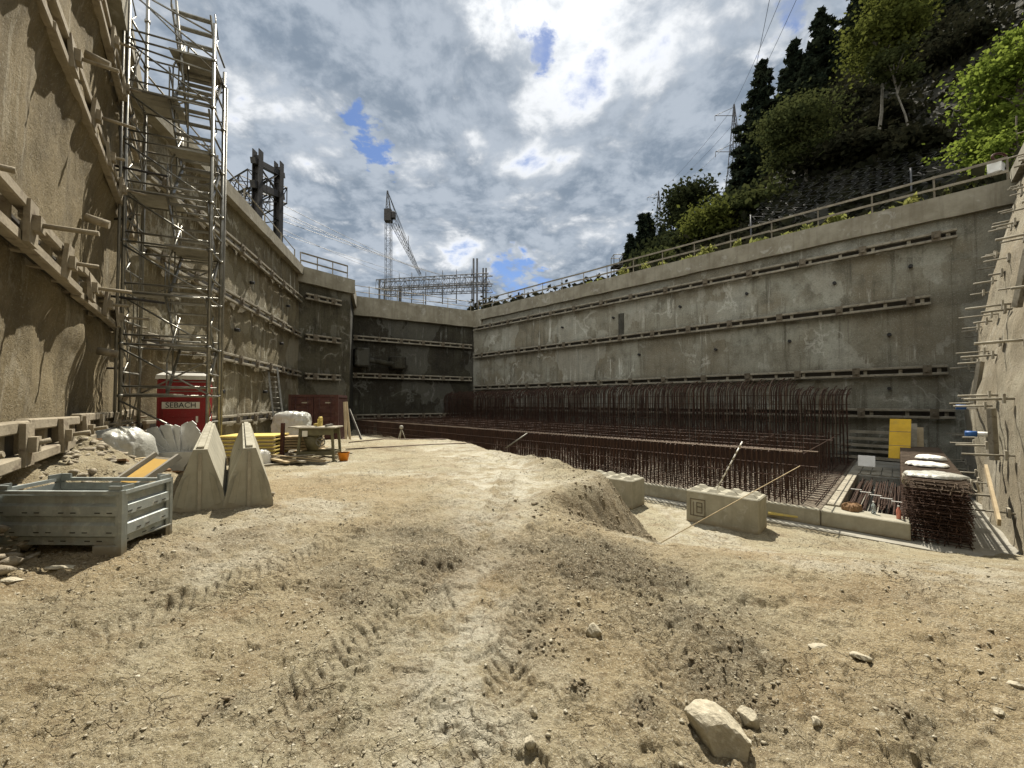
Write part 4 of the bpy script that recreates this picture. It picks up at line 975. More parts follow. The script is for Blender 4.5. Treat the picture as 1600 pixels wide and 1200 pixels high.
# ------------------------------------------------------------------ metal crate
cr = root('metal_crate', 'open zinc grey steel stillage crate standing on the sand at the left', 'crate', (0,0,0))
c00 = Vector((-3.30, 3.38, 0)); e1 = Vector((-1, .02, 0)).normalized(); e2 = Vector((-.17, .985, 0)).normalized(); CL, CD, CH = 1.12, .60, .54
cz = EYE-1.31
cr.location = (c00.x, c00.y, cz)
def cp(a, b, z): return c00+e1*a+e2*b+Vector((0,0,cz+z))
def panel(a0, b0, a1, b1, outd, name):
    p, p2 = cp(a0, b0, 0), cp(a1, b1, 0); L = (p2-p).length; d = (p2-p).normalized(); od = Vector(outd); q = MB()
    prof = [(0, .10), (.0, .155), (.028, .175), (.028, .265), (0, .285), (0, .325), (.028, .345), (.028, .425), (0, .445), (0, CH-.03)]
    vs = []; n = len(prof)
    for t in (.03, L-.03):
        for o_, z in prof: vs.append(p+d*t+od*(o_-.02)+Vector((0,0,z)))
    for t in (.03, L-.03):
        for o_, z in prof: vs.append(p+d*t+od*(o_-.026)+Vector((0,0,z)))
    fs = [(i, i+1, n+i+1, n+i) for i in range(n-1)]+[(2*n+i, 3*n+i, 3*n+i+1, 2*n+i+1) for i in range(n-1)]
    q.add(vs, fs); q.bar(p+Vector((0,0,CH))+d*.01, p2+Vector((0,0,CH))-d*.01, .035, .03)
    o = q.build(name, M['crate'], cr, True)
    s = MB(); k = int(L/.11)
    for row in (.37, .205, .125):
        for i in range(k):
            if (i*7+int(row*100)) % 3 == 0: continue
            off = .0095 if row != .125 else -.0185
            s.box(p+d*(.1+i*.105)+od*off+Vector((0,0,row)), (.045, .004, .008), rz=math.atan2(d.y, d.x))
    s.build('slot', M['dark'], o, True) if False else None
    if s.v:
        so_ = s.build('slot', M['dark'], o); so_.data.transform(Matrix.Translation((-cr.location.x, -cr.location.y, -cr.location.z)))
panel(0, 0, CL, 0, -e2, 'front_panel'); panel(0, CD, 0, 0, -e1, 'side_panel'); panel(CL, 0, CL, CD, e1, 'side_panel'); panel(CL, CD, 0, CD, e2, 'rear_panel')
for a, b in ((0,0),(CL,0),(0,CD),(CL,CD)):
    q = MB(); sa = 1 if a == 0 else -1; sb = 1 if b == 0 else -1
    q.bar(cp(a, b, 0.0), cp(a, b, CH+.02), .03, .03, up=(1,0,0)); q.box(cp(a+.025*sa, b, (CH)/2), (.05, .012, CH), rz=math.atan2(e1.y, e1.x)); q.box(cp(a, b+.025*sb, CH/2), (.012, .05, CH), rz=math.atan2(e1.y, e1.x))
    q.build('corner_post', M['crate'], cr, True)
    q = MB(); q.box(cp(a+.06*sa, b+.01*sb, CH+.03), (.12, .016, .05), rz=math.atan2(e1.y, e1.x)); q.box(cp(a+.01*sa, b+.06*sb, CH+.03), (.016, .12, .05), rz=math.atan2(e1.y, e1.x)); q.build('stacking_lug', M['crate'], cr, True)
q = MB()
for b in (.0, CD):
    for a in (.12, CL-.12): q.box(cp(a, b, .05), (.22, .03, .09), rz=math.atan2(e1.y, e1.x)); 
q.box(cp(CL/2, CD/2, .10), (CL-.04, CD-.04, .012), rz=math.atan2(e1.y, e1.x)); q.build('base', M['crate'], cr, True)

# ------------------------------------------------------------------ jersey barriers
def barrier(px, top_e, y, ang, label, L=4.0):
    x = ray(px, 700)[0]*y; z = gz(x, y, False)-.03
    o = root('concrete_barrier', label, 'barrier', (x, y, z), ang, 'concrete barriers'); H = .82
    prof = [(-.275,0),(-.275,.10),(-.225,.34),(-.145,.58),(-.07,H),(.07,H),(.145,.58),(.225,.34),(.275,.10),(.275,0)]
    q = MB(); q.prism(prof, (0,0,0), (0, L, .15), (1,0,0)); q.build('barrier_body', M['conc'], o)
    q = MB(); q.box((0, -.006, .40), (.035, .03, .76)); q.build('coupling_groove', M['wood_grey'], o)
    q = MB(); q.bar((0, .05, H+.018), (0, L-.05, H+.163), .07, .03); q.build('top_rib', M['conc'], o)
    for s_ in (-1, 1):
        q = MB(); q.add([(s_*.15,-.004,.12),(s_*.09,-.004,.54),(s_*.15,-.02,.46),(s_*.22,-.02,.14)], [(0,1,2,3)]); q.build('chamfer', M['conc'], o)
    q = MB(); q.tube([(.07*-1, 1.0, .7), (-.12, 1.0, .7)], .02, 6); q.build('lifting_eye', M['dsteel'], o)
    return o
barrier(313, -.56, 4.92, .625, 'left one of the two concrete barriers, seen end on beside the metal crate')
barrier(390, -.56, 5.2, .60, 'right one of the two concrete barriers, standing next to its twin on the sand')

# ------------------------------------------------------------------ plastic heaps, boards, saw, timber
p = Vector((-7.05, 7.1, 0)); blob('wrapped_bundle', 'rounded bundle wrapped in clear plastic film at the foot of the near left wall', 'bundle', (p.x, p.y, gz(p.x, p.y, False)-.05), 1.0, .9, .56, M['foil'], 31, .3)
fo = Vector((-6.62, 7.8, gz(-6.62, 7.8, False)+.12))
o = root('plastic_sheet_pile', 'fanned pile of white corrugated plastic sheets in front of the red toilet', 'sheets', fo)
rng = random.Random(2)
for k in range(13):
    a = -1.0+k*.155; q = MB(); L = .50+rng.uniform(-.09,.09); d = Vector((math.sin(a)*.85, .12*rng.uniform(-1,1), math.cos(a)*.8)).normalized(); b0 = fo+Vector((math.sin(a)*.30, k*.015, .26)); s = Vector((d.z, 0, -d.x))
    t0, t1 = b0, b0+d*L
    q.add([t0-s*.07, t0+s*.07, t1+s*.10+d*.02, t1+d*.07, t1-s*.10]+[v_+Vector((0,.02,0)) for v_ in (t0-s*.07, t0+s*.07, t1+s*.10+d*.02, t1+d*.07, t1-s*.10)],
          [(0,1,2,3,4),(9,8,7,6,5),(0,5,6,1),(1,6,7,2),(2,7,8,3),(3,8,9,4),(4,9,5,0)])
    q.build('sheet', M['foil2'], o, True)
q = MB(); q.prism([(-.44,.28),(-.40,.0),(-.15,-.14),(.25,-.14),(.30,.0),(.50,.30)], fo+Vector((0,-.12,0)), fo+Vector((0,.5,0)), (1,0,0)); q.build('lower_roll', M['foil2'], o, True)
# tray with a yellow board just behind the crate
ty = root('formwork_tray', 'shallow timber tray with a yellow board inside, tilted behind the metal crate', 'tray', at(228, 745, 4.9))
c = at(230, 738, 4.9); Rm = Matrix.Rotation(-.40, 3, 'Z')@Matrix.Rotation(.62, 3, 'X')
q = MB(); q.box(c, (.50, .50, .03), M=Rm); q.build('bottom', M['wood_grey'], ty, True)
q = MB(); q.box(c+Rm@Vector((0,0,.025)), (.34, .40, .012), M=Rm); q.build('yellow_board', M['orange_pale'], ty, True)
for x in (-.25, .25):
    q = MB(); q.box(c+Rm@Vector((x,0,.03)), (.05, .56, .07), M=Rm); q.build('side_rail', M['wrap'], ty, True)
# yellow formwork stack
ys = Vector((-6.3, 9.75, gz(-6.3, 9.75, False)))
for k in range(6):
    o = root('formwork_board', ['lowest yellow formwork board of the stack behind the barriers','second yellow formwork board from the ground in the stack behind the barriers','third yellow formwork board of the stack behind the barriers','fourth yellow formwork board of the stack behind the barriers','yellow formwork board just below the top one behind the barriers','topmost yellow formwork board of the stack behind the barriers'][k], 'board', ys+Vector((0,0,.22+k*.085)), .15, 'yellow board stack')
    q = MB(); q.box((rng.uniform(-.02,.02),0,0), (1.25, .9, .035), bev=.004); q.build('face', M['yellow_old'], o)
    q = MB()
    for y in (-.38, 0, .38): q.box((0, y, -.038), (1.22, .08, .038))
    q.build('batten', M['wood'], o)
q = MB()
for x in (-.45, .45): q.box(ys+Vector((x, 0, .08)), (.1, .95, .16), rz=.15)
tag(q.build('timber_bearers', M['wood']), 'pair of timber bearers under the yellow formwork stack', 'timber')
q = MB(); q.bar(ys+Vector((.72,-.1,-.05)), ys+Vector((.74,-.1,.95)), .07, .07, up=(1,0,0)); tag(q.build('red_post', M['cont']), 'short dark red post beside the yellow formwork stack', 'post')
# wrapped pallet
wp = root('wrapped_pallet', 'square pallet load wrapped in shiny film between the yellow boards and the container', 'pallet', (-7.3, 13.2, gz(-7.3, 13.2, False)), .2)
q = MB(); q.box((0,0,.70), (1.12, .95, 1.0), bev=.16); ob = q.build('film_load', M['foil'], wp)
sm = ob.modifiers.new('sub', 'SUBSURF'); sm.levels = sm.render_levels = 3; tx = bpy.data.textures.new('crinkle', 'CLOUDS'); tx.noise_scale = .22
dm = ob.modifiers.new('crinkle', 'DISPLACE'); dm.texture = tx; dm.strength = .12
q = MB()
for x in (-.5, 0, .5): q.box((x, 0, .08), (.1, .9, .1))
for y in (-.4, 0, .4): q.box((0, y, .15), (1.15, .12, .022))
q.build('pallet_base', M['wood'], wp)
# table saw
sp_ = Vector((-4.78, 9.9, gz(-4.78, 9.9, False)))
ts = root('table_saw', 'khaki site table saw with pale table top and handwheel standing on the sand', 'table saw', sp_, .12)
q = MB(); q.box((0,0,.84), (.92, .66, .035), bev=.008); q.box((-.45, .12, .845), (.5, .5, .025)); q.build('table_top', M['wood_grey'], ts)
for x in (-1, 1):
    for y in (-1, 1):
        q = MB(); q.bar((x*.42, y*.27, 0), (x*.36, y*.25, .83), .055, .055, up=(1,0,0)); q.box((x*.43, y*.27, .012), (.11,.09,.024)); q.build('leg', M['sawgreen'], ts)
q = MB(); q.box((0,-.27,.22), (.78,.03,.09)); q.box((0,.27,.22), (.78,.03,.09)); q.box((-.40,0,.22), (.03,.5,.08)); q.box((.40,0,.22), (.03,.5,.08)); q.build('cross_rail', M['sawgreen'], ts)
q = MB(); q.box((0,-.25,.74), (.74,.03,.15)); q.box((0,.25,.74), (.74,.03,.15)); q.build('apron', M['sawgreen'], ts)
q = MB(); q.cone((-.16,-.02,0), .12, .22, .28, .62, 16); q.box((-.16,-.02,.72), (.42,.4,.2), bev=.02); q.build('motor_housing', M['sawgreen'], ts)
q = MB(); ring = [(.12+.10*math.cos(t), -.31, .50+.10*math.sin(t)) for t in np.linspace(0, 2*math.pi, 20)]; q.tube(ring, .013, 6)
for t in (.5, 2.6, 4.7): q.tube([(.12,-.31,.5), (.12+.10*math.cos(t), -.31, .5+.10*math.sin(t))], .011, 5)
q.tube([(.12,-.33,.5),(.12,-.2,.5)], .02, 8); q.build('handwheel', M['galv_dull'], ts)
q = MB(); q.box((0,0,.95), (.012,.34,.19)); q.box((-.08,.02,.90), (.1,.16,.06)); q.box((.0,.02,1.04), (.05,.2,.12), bev=.02); q.build('blade_guard', M['yellow_dirty'], ts)
q = MB(); q.box((.22,-.02,.885), (.05,.45,.05)); q.build('rip_fence', M['galv_dull'], ts)
q = MB(); q.box((-.25,-.285,.70), (.12,.02,.14)); q.build('switch_plate', M['white'], ts)
# bucket
bp = at(537, 720, 9.85); bp.z = gz(bp.x, bp.y)-.01
bk = root('bucket', 'small orange bucket on the sand beside the table saw leg', 'bucket', bp); q = MB(); q.tube([(0,0,0),(0,0,.21),(0,0,.22),(0,0,.22),(0,0,.03)], [.095,.135,.145,.128,.09], 20); q.build('bucket_shell', M['orange'], bk)
q = MB(); q.tube([(.14*math.cos(t), -.02-.05*math.sin(t), .20-.09*math.sin(t)) for t in np.linspace(0, math.pi, 12)], .004, 5); q.build('handle', M['galv_dull'], bk)
blob('white_sack', 'white sack slumped on the sand left of the table saw', 'sack', (-5.75, 9.2, gz(-5.75, 9.2, False)-.02), .34, .28, .36, M['white'], 41, .4)
# scrap timber
rng = random.Random(12); k = 0
desc = ['pale', 'dirty', 'short', 'long', 'thin', 'wide', 'split', 'grey']; where = ['near the white sack', 'in front of the table saw', 'left of the table saw', 'behind the table saw', 'towards the wrapped pallet']
for w_i, (cx_, cy_) in enumerate(((-5.45, 9.35), (-5.0, 9.5), (-5.75, 10.2), (-5.2, 10.9), (-6.3, 11.6))):
    for j in range(7):
        L = rng.uniform(.5, 1.4); a = rng.uniform(-.9, 1.1); x = cx_+rng.uniform(-.4,.4); y = cy_+rng.uniform(-.35,.35); z = gz(x, y, False)+.03+rng.uniform(0,.16)
        q = MB(); q.box((0,0,0), (L, rng.choice((.06,.1,.16)), rng.choice((.02,.04))), M=Matrix.Rotation(a, 3, 'Z')@Matrix.Rotation(rng.uniform(-.12,.12), 3, 'Y'), bev=.003)
        ob = q.build('scrap_plank', M['wood'] if j % 3 else M['wood_grey']); ob.location = (x, y, z); tag(ob, 'scrap timber plank in the loose litter '+where[w_i], 'plank', 'scrap planks '+where[w_i])
# stacked planks left of the saw
for k in range(5):
    ob = MB().box((0,0,0), (.85, .5, .05), bev=.004).build('timber_sheet', M['wood']); ob.location = (-5.35, 10.25, gz(-5.35,10.25,False)+.30+k*.07); ob.rotation_euler = (0,0,.1+.04*k); tag(ob, 'timber sheet in the small stack just behind the left end of the table saw', 'timber sheet', 'timber sheets behind the saw')
# ladder on the left wall
def solve_wall(px):
    a, _ = ray(px, 628); t = (A.x-a*A.y)/(a*ld.y-ld.x); return A+ld*t
lt = solve_wall(414)+INL*.32+Vector((0,0,1.75+EYE)); lb = at(441, 660, lt.y-1.2); lb.z = EYE-2.1
o = root('ladder', 'aluminium ladder leaning on the brown left wall above the wrapped pallet', 'ladder', lb); sdv = Vector((.9,.35,0)).normalized()
for s_ in (-1, 1):
    q = MB(); q.bar(lb+sdv*.2*s_, lt+sdv*.2*s_, .035, .075, up=sdv); q.build('stile', M['galv'], o, True)
for k in range(1, 15):
    q = MB(); c = lb.lerp(lt, k/15); q.tube([c-sdv*.2, c+sdv*.2], .016, 6); q.build('rung', M['galv'], o, True)
# planks and a pole leaning at the container's right side
for i, (px0, px1, dpt, lb_) in enumerate(((541, 538, 20.4, 'plank leaning upright on the right side of the container, nearest the doors'), (547, 541, 20.6, 'second plank leaning on the right side of the container'))):
    p0 = at(px0, 690, dpt); p0.z = EYE-2.0; p1 = at(px1, 628, dpt+.8); q = MB(); q.bar(p0, p1, .12, .04, up=(0,1,0)); tag(q.build('leaning_plank', M['wood']), lb_, 'plank')
p0 = at(566, 690, 20.0); p0.z = EYE-2.0; p1 = at(546, 640, 23.5); q = MB(); q.bar(p0, p1, .10, .05, up=(0,1,0)); tag(q.build('leaning_pole', M['galv']), 'light grey pole leaning diagonally against the dark wall right of the container', 'pole')
# long bars on the crest
for i, (pts, lb_) in enumerate((([(545,690),(600,686),(660,684),(700,685)], 'long thin bar lying on the far crest of the sand, back one'), ([(540,701),(600,699),(680,694),(735,692)], 'long thin bar lying along the crest of the sand, front one'))):
    P = []
    for a, b in pts: p = atz(a, b, -1.45); p.z = gz(p.x, p.y)+.03; P.append(p)
    q = MB(); q.tube(P, .018, 6); tag(q.build('steel_bar', M['rebar_pale']), lb_, 'bar')
p = at(627, 690, 17.5); p.z = gz(p.x, p.y, False)-.05
o = root('site_tripod', 'small tripod with a white hood in front of the dark far wall', 'tripod', p)
for a in (0, 2.1, 4.2):
    q = MB(); q.tube([(.28*math.cos(a), .28*math.sin(a), 0), (0,0,.75)], .018, 6); q.build('leg', M['wood_grey'], o)
q = MB(); q.tube([(0,0,.72),(0,0,.76),(0,0,.84),(0,0,.88)], [.04,.09,.08,.04], 10); q.build('hood', M['wrap'], o)
for px, lb_ in ((698, 'low heap of grey rubble bags at the far right end of the sand crest'),):
    p = at(px, 690, 17.0); crumple('rubble_bag', lb_, 'bag', (p.x, p.y, gz(p.x, p.y, False)), .7, .4, .3, M['wrap'], 50)

# ------------------------------------------------------------------ rocks and pebbles
def rockmesh(name, sx, sy, sz, seed, m, cuts=9):
    import bmesh
    r = random.Random(seed); bm = bmesh.new(); bmesh.ops.create_icosphere(bm, subdivisions=4, radius=1)
    pl_ = [(Vector((r.gauss(0,1), r.gauss(0,1), r.gauss(0,1))).normalized(), r.uniform(.58,.84)) for _ in range(cuts)]
    for v in bm.verts:
        for n_, d in pl_:
            t = v.co.dot(n_)-d
            if t > 0: v.co -= n_*t
        c = v.co; f = float(fbm(np.array([c.x*2+c.z]), np.array([c.y*2-c.z*.7]), 1.2, 4, seed)[0]); v.co *= 1+.16*f
        v.co.x *= sx; v.co.y *= sy; v.co.z *= sz
    me = bpy.data.meshes.new(name); bm.to_mesh(me); bm.free(); me.materials.append(m); o = bpy.data.objects.new(name, me); COL.objects.link(o); return o
rocks = [(1125, 1155, .150, .105, .10, -.75, 'largest pale angular rock in the right foreground'), (1168, 1122, .045, .05, .05, .5, 'small pale stone touching the upper right of the largest rock'),
         (928, 990, .055, .05, .05, .3, 'fist-sized white stone alone in the middle of the foreground'), (828, 1168, .028, .026, .026, .1, 'small beige pebble near the bottom centre'),
         (833, 1112, .026, .022, .03, 1, 'small dark stone above the beige pebble at bottom centre'), (1275, 1130, .03, .022, .02, .8, 'small grey stone right of the largest rock'),
         (1280, 1010, .07, .05, .02, .3, 'flat pale stone embedded in the sand at centre right'), (1345, 1030, .055, .035, .02, -.3, 'flat pale stone just right of the other embedded one'),
         (1590, 1075, .045, .035, .025, .2, 'white stone at the right edge of the foreground'), (1560, 1115, .03, .025, .018, .5, 'white stone just below the one at the right edge'), (102, 888, .12, .05, .02, .35, 'flat grey slab of stone lying in front of the metal crate'),
         (20, 905, .08, .04, .02, 0, 'grey stone at the left edge below the crate')]
for i, (px, py, a, b, c, rz_, lb_) in enumerate(rocks):
    p = atz(px, py, -1.5)
    for _ in range(6): p = atz(px, py, gz(p.x, p.y)-EYE)
    o = rockmesh('rock', a, b, c, 60+i, M['rock']); o.location = (p.x, p.y, gz(p.x, p.y)+c*.30); o.rotation_euler = (0,.1,rz_); tag(o, lb_, 'rock')
def scatter(name, pts, sizes, m, seed, kind='stuff'):
    """many small angular stones in one mesh"""
    rs = np.random.RandomState(seed); base = np.array([[1,0,0],[-1,0,0],[0,1,0],[0,-1,0],[0,0,1],[0,0,-1],[.6,.6,.5],[-.6,.5,.6],[.5,-.6,.6],[-.6,-.6,.4]], float)
    fs = [(4,6,7),(4,7,9),(4,9,8),(4,8,6),(6,2,7),(7,2,1),(7,1,9),(9,1,3),(9,3,8),(8,3,0),(8,0,6),(6,0,2),(5,0,3),(5,3,1),(5,1,2),(5,2,0)]
    V_ = []; F__ = []
    for i, (p, s) in enumerate(zip(pts, sizes)):
        v = base*(rs.uniform(.6, 1.15, (10, 1)))*np.array([1, rs.uniform(.5,1), rs.uniform(.35,.8)])*s
        a = rs.uniform(0, 6.28); R = np.array([[math.cos(a), -math.sin(a), 0],[math.sin(a), math.cos(a), 0],[0,0,1]]); t = rs.uniform(-.5,.5); R2 = np.array([[1,0,0],[0,math.cos(t),-math.sin(t)],[0,math.sin(t),math.cos(t)]])
        V_.append(v@R2.T@R.T+np.array(p)); F__.append(np.array(fs)+i*10)
    return tag(npmesh(name, np.concatenate(V_), np.concatenate(F__), m, None, False), kind=kind)
rs = np.random.RandomState(17)
n = 5200; rr = .9*np.exp(rs.rand(n)*2.5); th = rs.uniform(-.95, .95, n); X = rr*np.sin(th); Y = rr*np.cos(th)
keep = fbm(X, Y, .9, 3, 91) > rs.uniform(-.5, .35, n); X, Y = X[keep], Y[keep]
# clods also gather in the churned soil
cx2 = []; cy2 = []
for a, b, r, k_ in clods:
    m_ = int(300*k_*min(1.5, max(.3, r))); cx2 += list(rs.normal(a, r*.6, m_)); cy2 += list(rs.normal(b, r*.6, m_))
Z = ground(X, Y)+EYE
s = .004+.010*rs.rand(len(X))**5+.0016*np.hypot(X, Y)
scatter('gravel', np.stack([X, Y, Z+s*.2], -1), s, M['rock'], 5)['label'] = 'pale gravel scattered over the sand'
X = np.array(cx2); Y = np.array(cy2); Z = ground(X, Y)+EYE; s = .005+.016*rs.rand(len(X))**3
m_soilclod = mat('soil_clods', ((.24,.20,.135),(.16,.13,.085)), 8, .97, 0, .6, 50)
scatter('soil_clods', np.stack([X, Y, Z+s*.1], -1), s, m_soilclod, 6)['label'] = 'clods of damp soil churned up by wheels'
# rubble heap at the left wall
n = 1800; t = rs.uniform(.4, 9.2, n); d = np.abs(rs.normal(.45, .5, n)); X = NEAR0.x+nd.x*t+INN.x*d; Y = NEAR0.y+nd.y*t+INN.y*d; Z = ground(X, Y, False)+EYE; s = .02+.08*rs.rand(n)**3
scatter('rubble', np.stack([X, Y, Z+s*.2], -1), s, M['rubble'], 7)['label'] = 'rubble along the foot of the near left wall'
# rubble slip face
n = 1500; Y = rs.uniform(5.0, 11, n); X = np.interp(Y, cx_y, cx_x)+rs.normal(.8, .5, n); Z = ground(X, Y)+EYE; s = .010+.04*rs.rand(n)**4
scatter('slope_clods', np.stack([X, Y, Z+s*.1], -1), s, m_soilclod, 8)['label'] = 'soil clods on the slope beside the concrete blocks'
# small litter among the rubble
rng = random.Random(33)
for k in range(14):
    x = -5.9+rng.uniform(-.7,.7); y = 6.2+rng.uniform(-.6,.6); q = MB(); q.box((0,0,0), (rng.uniform(.2,.6), rng.choice((.05,.09)), .025), M=Matrix.Rotation(rng.uniform(-1.5,1.5),3,'Z')@Matrix.Rotation(rng.uniform(-.3,.3),3,'Y'))
    ob = q.build('wood_offcut', M['wood'] if k % 2 else M['cloth']); ob.location = (x, y, gz(x, y, False)+.06); tag(ob, 'timber offcut in the rubble between crate and near left wall', 'offcut', 'offcuts in the rubble')

# ------------------------------------------------------------------ railings on the caps
def railing(p0, p1, inward, label, sp=2.0, h=1.05, rails=(.5, 1.0), plank=False, off=-.25, m='rail', e=CAP):
    p0 = Vector(p0); p1 = Vector(p1); L = (p1-p0).length; d = (p1-p0)/L; inn = Vector(inward).normalized(); b = Vector((0,0,e+EYE))+inn*off
    o = root('railing', label, 'railing', p0+b); n = max(1, round(L/sp)); rg = random.Random(int(L*10))
    for i in range(n+1):
        q = MB(); c = p0+d*(L*i/n)+b; q.bar(c, c+Vector((rg.uniform(-.03,.03),rg.uniform(-.03,.03),h+rg.uniform(-.02,.06))), .045, .05, up=(1,0,0)); q.box(c+Vector((0,0,.02)), (.14,.14,.03)); q.build('post', M[m], o, True)
    for r_ in rails:
        q = MB(); s = 0
        while s < L-.01:
            s1 = min(L, s+4.0); j = rg.uniform(-.02,.02)
            if plank: q.bar(p0+d*s+b+inn*.05+Vector((0,0,r_+j)), p0+d*s1+b+inn*.05+Vector((0,0,r_-j)), .035, .10)
            else: q.tube([p0+d*s+b+Vector((0,0,r_)), p0+d*s1+b+Vector((0,0,r_+j))], .026, 6)
            s = s1
        q.build('rail', M[m], o, True)
    return o
railing(on_right(1588), RW1-U*.4, INR, 'two-board guard railing along the top of the long right wall', 2.0, plank=True, m='rail')
railing(BK0-bd*.5, BK1-bd*.2, INB, 'thin tube guard railing along the top of the far wall', 2.2)
railing(L1+sd*.2, ST1-sd*.1, INS, 'short guard railing on the corner step at the far left', 1.2, plank=True)
railing(A+ld*.3, L1-ld*.1, INL, 'tube guard railing along the top of the brown left wall', 2.4)
railing(NEAR0+nd*3, A-nd*.3, INN, 'guard railing on top of the near left wall', 2.4)

# ------------------------------------------------------------------ lattice helper
def lattice(mb, p0, p1, w, bays, r=.04, rb=.022, up=(0,0,1), w1=None):
    """four-chord lattice girder between two points"""
    p0 = Vector(p0); p1 = Vector(p1); d = (p1-p0).normalized(); up = Vector(up)
    if abs(d.dot(up)) > .95: up = Vector((0,1,0))
    x = d.cross(up).normalized(); y = x.cross(d).normalized(); w1 = w if w1 is None else w1
    def c(k, t): ww = w+(w1-w)*t; sx, sy = ((-1,-1),(1,-1),(1,1),(-1,1))[k]; return p0.lerp(p1, t)+x*sx*ww/2+y*sy*ww/2
    for k in range(4): mb.tube([c(k,0), c(k,1)], r, 4, False, False)
    for i in range(bays):
        t0, t1 = i/bays, (i+1)/bays
        for k in range(4):
            a, b = (k, (k+1)%4) if i % 2 else ((k+1)%4, k)
            mb.tube([c(a, t0), c(b, t1)], rb, 3, False, False); mb.tube([c(k, t0), c((k+1)%4, t0)], rb, 3, False, False)
    return mb
# dark steel portal above the left wall
dp = root('steel_portal', 'dark steel catenary portal tower standing above the brown left wall', 'portal', (-15.4, 24, CAP-.35+EYE))
E_ = lambda e: e+EYE
cols = [(403, 24.0, 235), (436, 26.3, 254)]
PC = []
for px, dpt, py in cols:
    t = at(px, py, dpt); q = MB(); b = Vector((t.x, t.y, CAP-.35+EYE))
    for s_ in (-1, 1): q.bar(b+Vector((s_*.19,0,0)), t+Vector((s_*.19,0,0)), .05, .42, up=(0,1,0))
    q.bar(b, t-Vector((0,0,.3)), .34, .04, up=(0,1,0)); q.build('column', M['dsteel'], dp, True); PC.append((b, t))
for k, dz in enumerate((-.75, -2.2)):
    q = MB(); a = PC[0][1]+Vector((0,0,dz)); b = PC[1][1]+Vector((0,0,dz)); ex = (b-a).normalized()*.5; q.bar(a-ex, b+ex, .3, .42 if k else .34); q.build('cross_beam', M['dsteel'], dp, True)
q = MB(); q.tube([PC[0][1]+Vector((0,0,-.8)), PC[1][1]+Vector((0,0,-2.2))], .06, 5); q.tube([PC[0][1]+Vector((0,0,-2.2)), PC[1][1]+Vector((0,0,-.8))], .06, 5)
for j in range(4):
    z0 = CAP+j*1.4; q.tube([PC[0][0]+Vector((0,0,j*1.3)), PC[1][0]+Vector((0,0,j*1.3+1.3))], .035, 5); q.tube([PC[0][0]+Vector((0,0,j*1.3+1.3)), PC[1][0]+Vector((0,0,j*1.3+1.3))], .035, 5)
q.build('bracing', M['dsteel'], dp, True)
for k, (b, t) in enumerate(PC):
    q = MB(); s0 = t+Vector((0,0,-2.0)); lattice(q, s0, s0+Vector((-13, 8, .0)), 1.1, 14, .06, .035); q.build('truss', M['dsteel'], dp, True)
# far gantry over the railway
gt = root('catenary_gantry', 'grey lattice gantry over the railway beyond the far wall', 'gantry', (-10, 47, CAP-.35+EYE))
gl0 = at(592, 446, 50); gl1 = at(766, 437, 44.5)
q = MB(); lattice(q, gl0, gl1, 1.15, 22, .055, .028); q.build('beam', M['msteel'], gt, True)
q = MB(); lattice(q, gl0+Vector((0,2.2,-.2)), gl1+Vector((0,2.2,-.2)), 1.0, 22, .05, .025); q.build('beam', M['msteel'], gt, True)
for px, dpt, py in ((593, 50, 437), (601, 52, 440), (740, 45.2, 404), (745.5, 45.2, 404), (755, 47.0, 419), (759.5, 47, 419), (626, 49.3, 447)):
    t = at(px, py, dpt); q = MB(); q.bar(Vector((t.x,t.y,CAP-.35+EYE)), t, .2, .2, up=(1,0,0)); q.build('column', M['msteel'], gt, True)
for t_ in (.2, .32, .45, .6, .72, .85):
    q = MB(); c = gl0.lerp(gl1, t_); q.tube([c, c-Vector((0,0,2.6))], .06, 5); q.tube([c-Vector((0,0,2.4)), c-Vector((1.5,0,2.3))], .04, 5); q.tube([c+Vector((0,0,.5)), c+Vector((0,0,1.4))], .04, 5); q.build('dropper_arm', M['msteel'], gt, True)
# overhead wires
wr = root('overhead_wires', 'bundle of thin overhead wires running from the dark portal to the far gantry', 'wires', PC[1][0])
for k, (p0y, p1x, p1y) in enumerate(((320, 662, 424), (332, 690, 430), (345, 718, 438), (358, 640, 437), (366, 700, 446), (338, 735, 441))):
    a = at(441, p0y, 26.5+.2*k); b = at(p1x, p1y, 60); q = MB(); pts = [a.lerp(b, t)-Vector((0,0,1.6*t*(1-t)*(1 if k % 2 else .5))) for t in np.linspace(0, 1, 12)]
    q.tube(pts, .016+.004*(k < 3), 4, False, False); q.build('wire', M['msteel'], wr, True)
# crane
cn = root('tower_crane', 'luffing tower crane with lowered jib far behind the far wall', 'crane', (-24.9, 80, CAP+EYE))
mb0 = at(607, 520, 80); mt = at(607, 342, 80); ap = at(605.5, 298, 80)
q = MB(); lattice(q, mb0, mt, 1.1, 22, .05, .022); q.build('mast', M['msteel'], cn, True)
q = MB(); q.box(mt+Vector((0,0,.6)), (1.4, 1.4, 2.4)); q.box(mt+Vector((1.0,0,.7)), (.8,1.0,1.4), bev=.1); q.build('cab', M['dsteel'], cn, True)
q = MB(); lattice(q, mt+Vector((0,0,1.2)), ap, .9, 4, .07, .03, w1=.15); q.build('apex', M['msteel'], cn, True)
j0 = at(613, 344, 80); j1 = at(657, 430, 128)
q = MB(); lattice(q, j0, j1, 1.1, 26, .05, .025, w1=.6); q.build('jib', M['msteel'], cn, True)
q = MB(); 
for t in (.35, .62, 1.0): q.tube([ap, j0.lerp(j1, t)+Vector((0,0,.6))], .05, 4, False, False)
jm = j0.lerp(j1, .45); q.tube([jm, jm+Vector((0,0,4.0))], .08, 4); q.tube([j0-Vector((.6,0,0)), j0-Vector((.6,0,20))], .04, 4); q.build('pendant_cable', M['msteel'], cn, True)
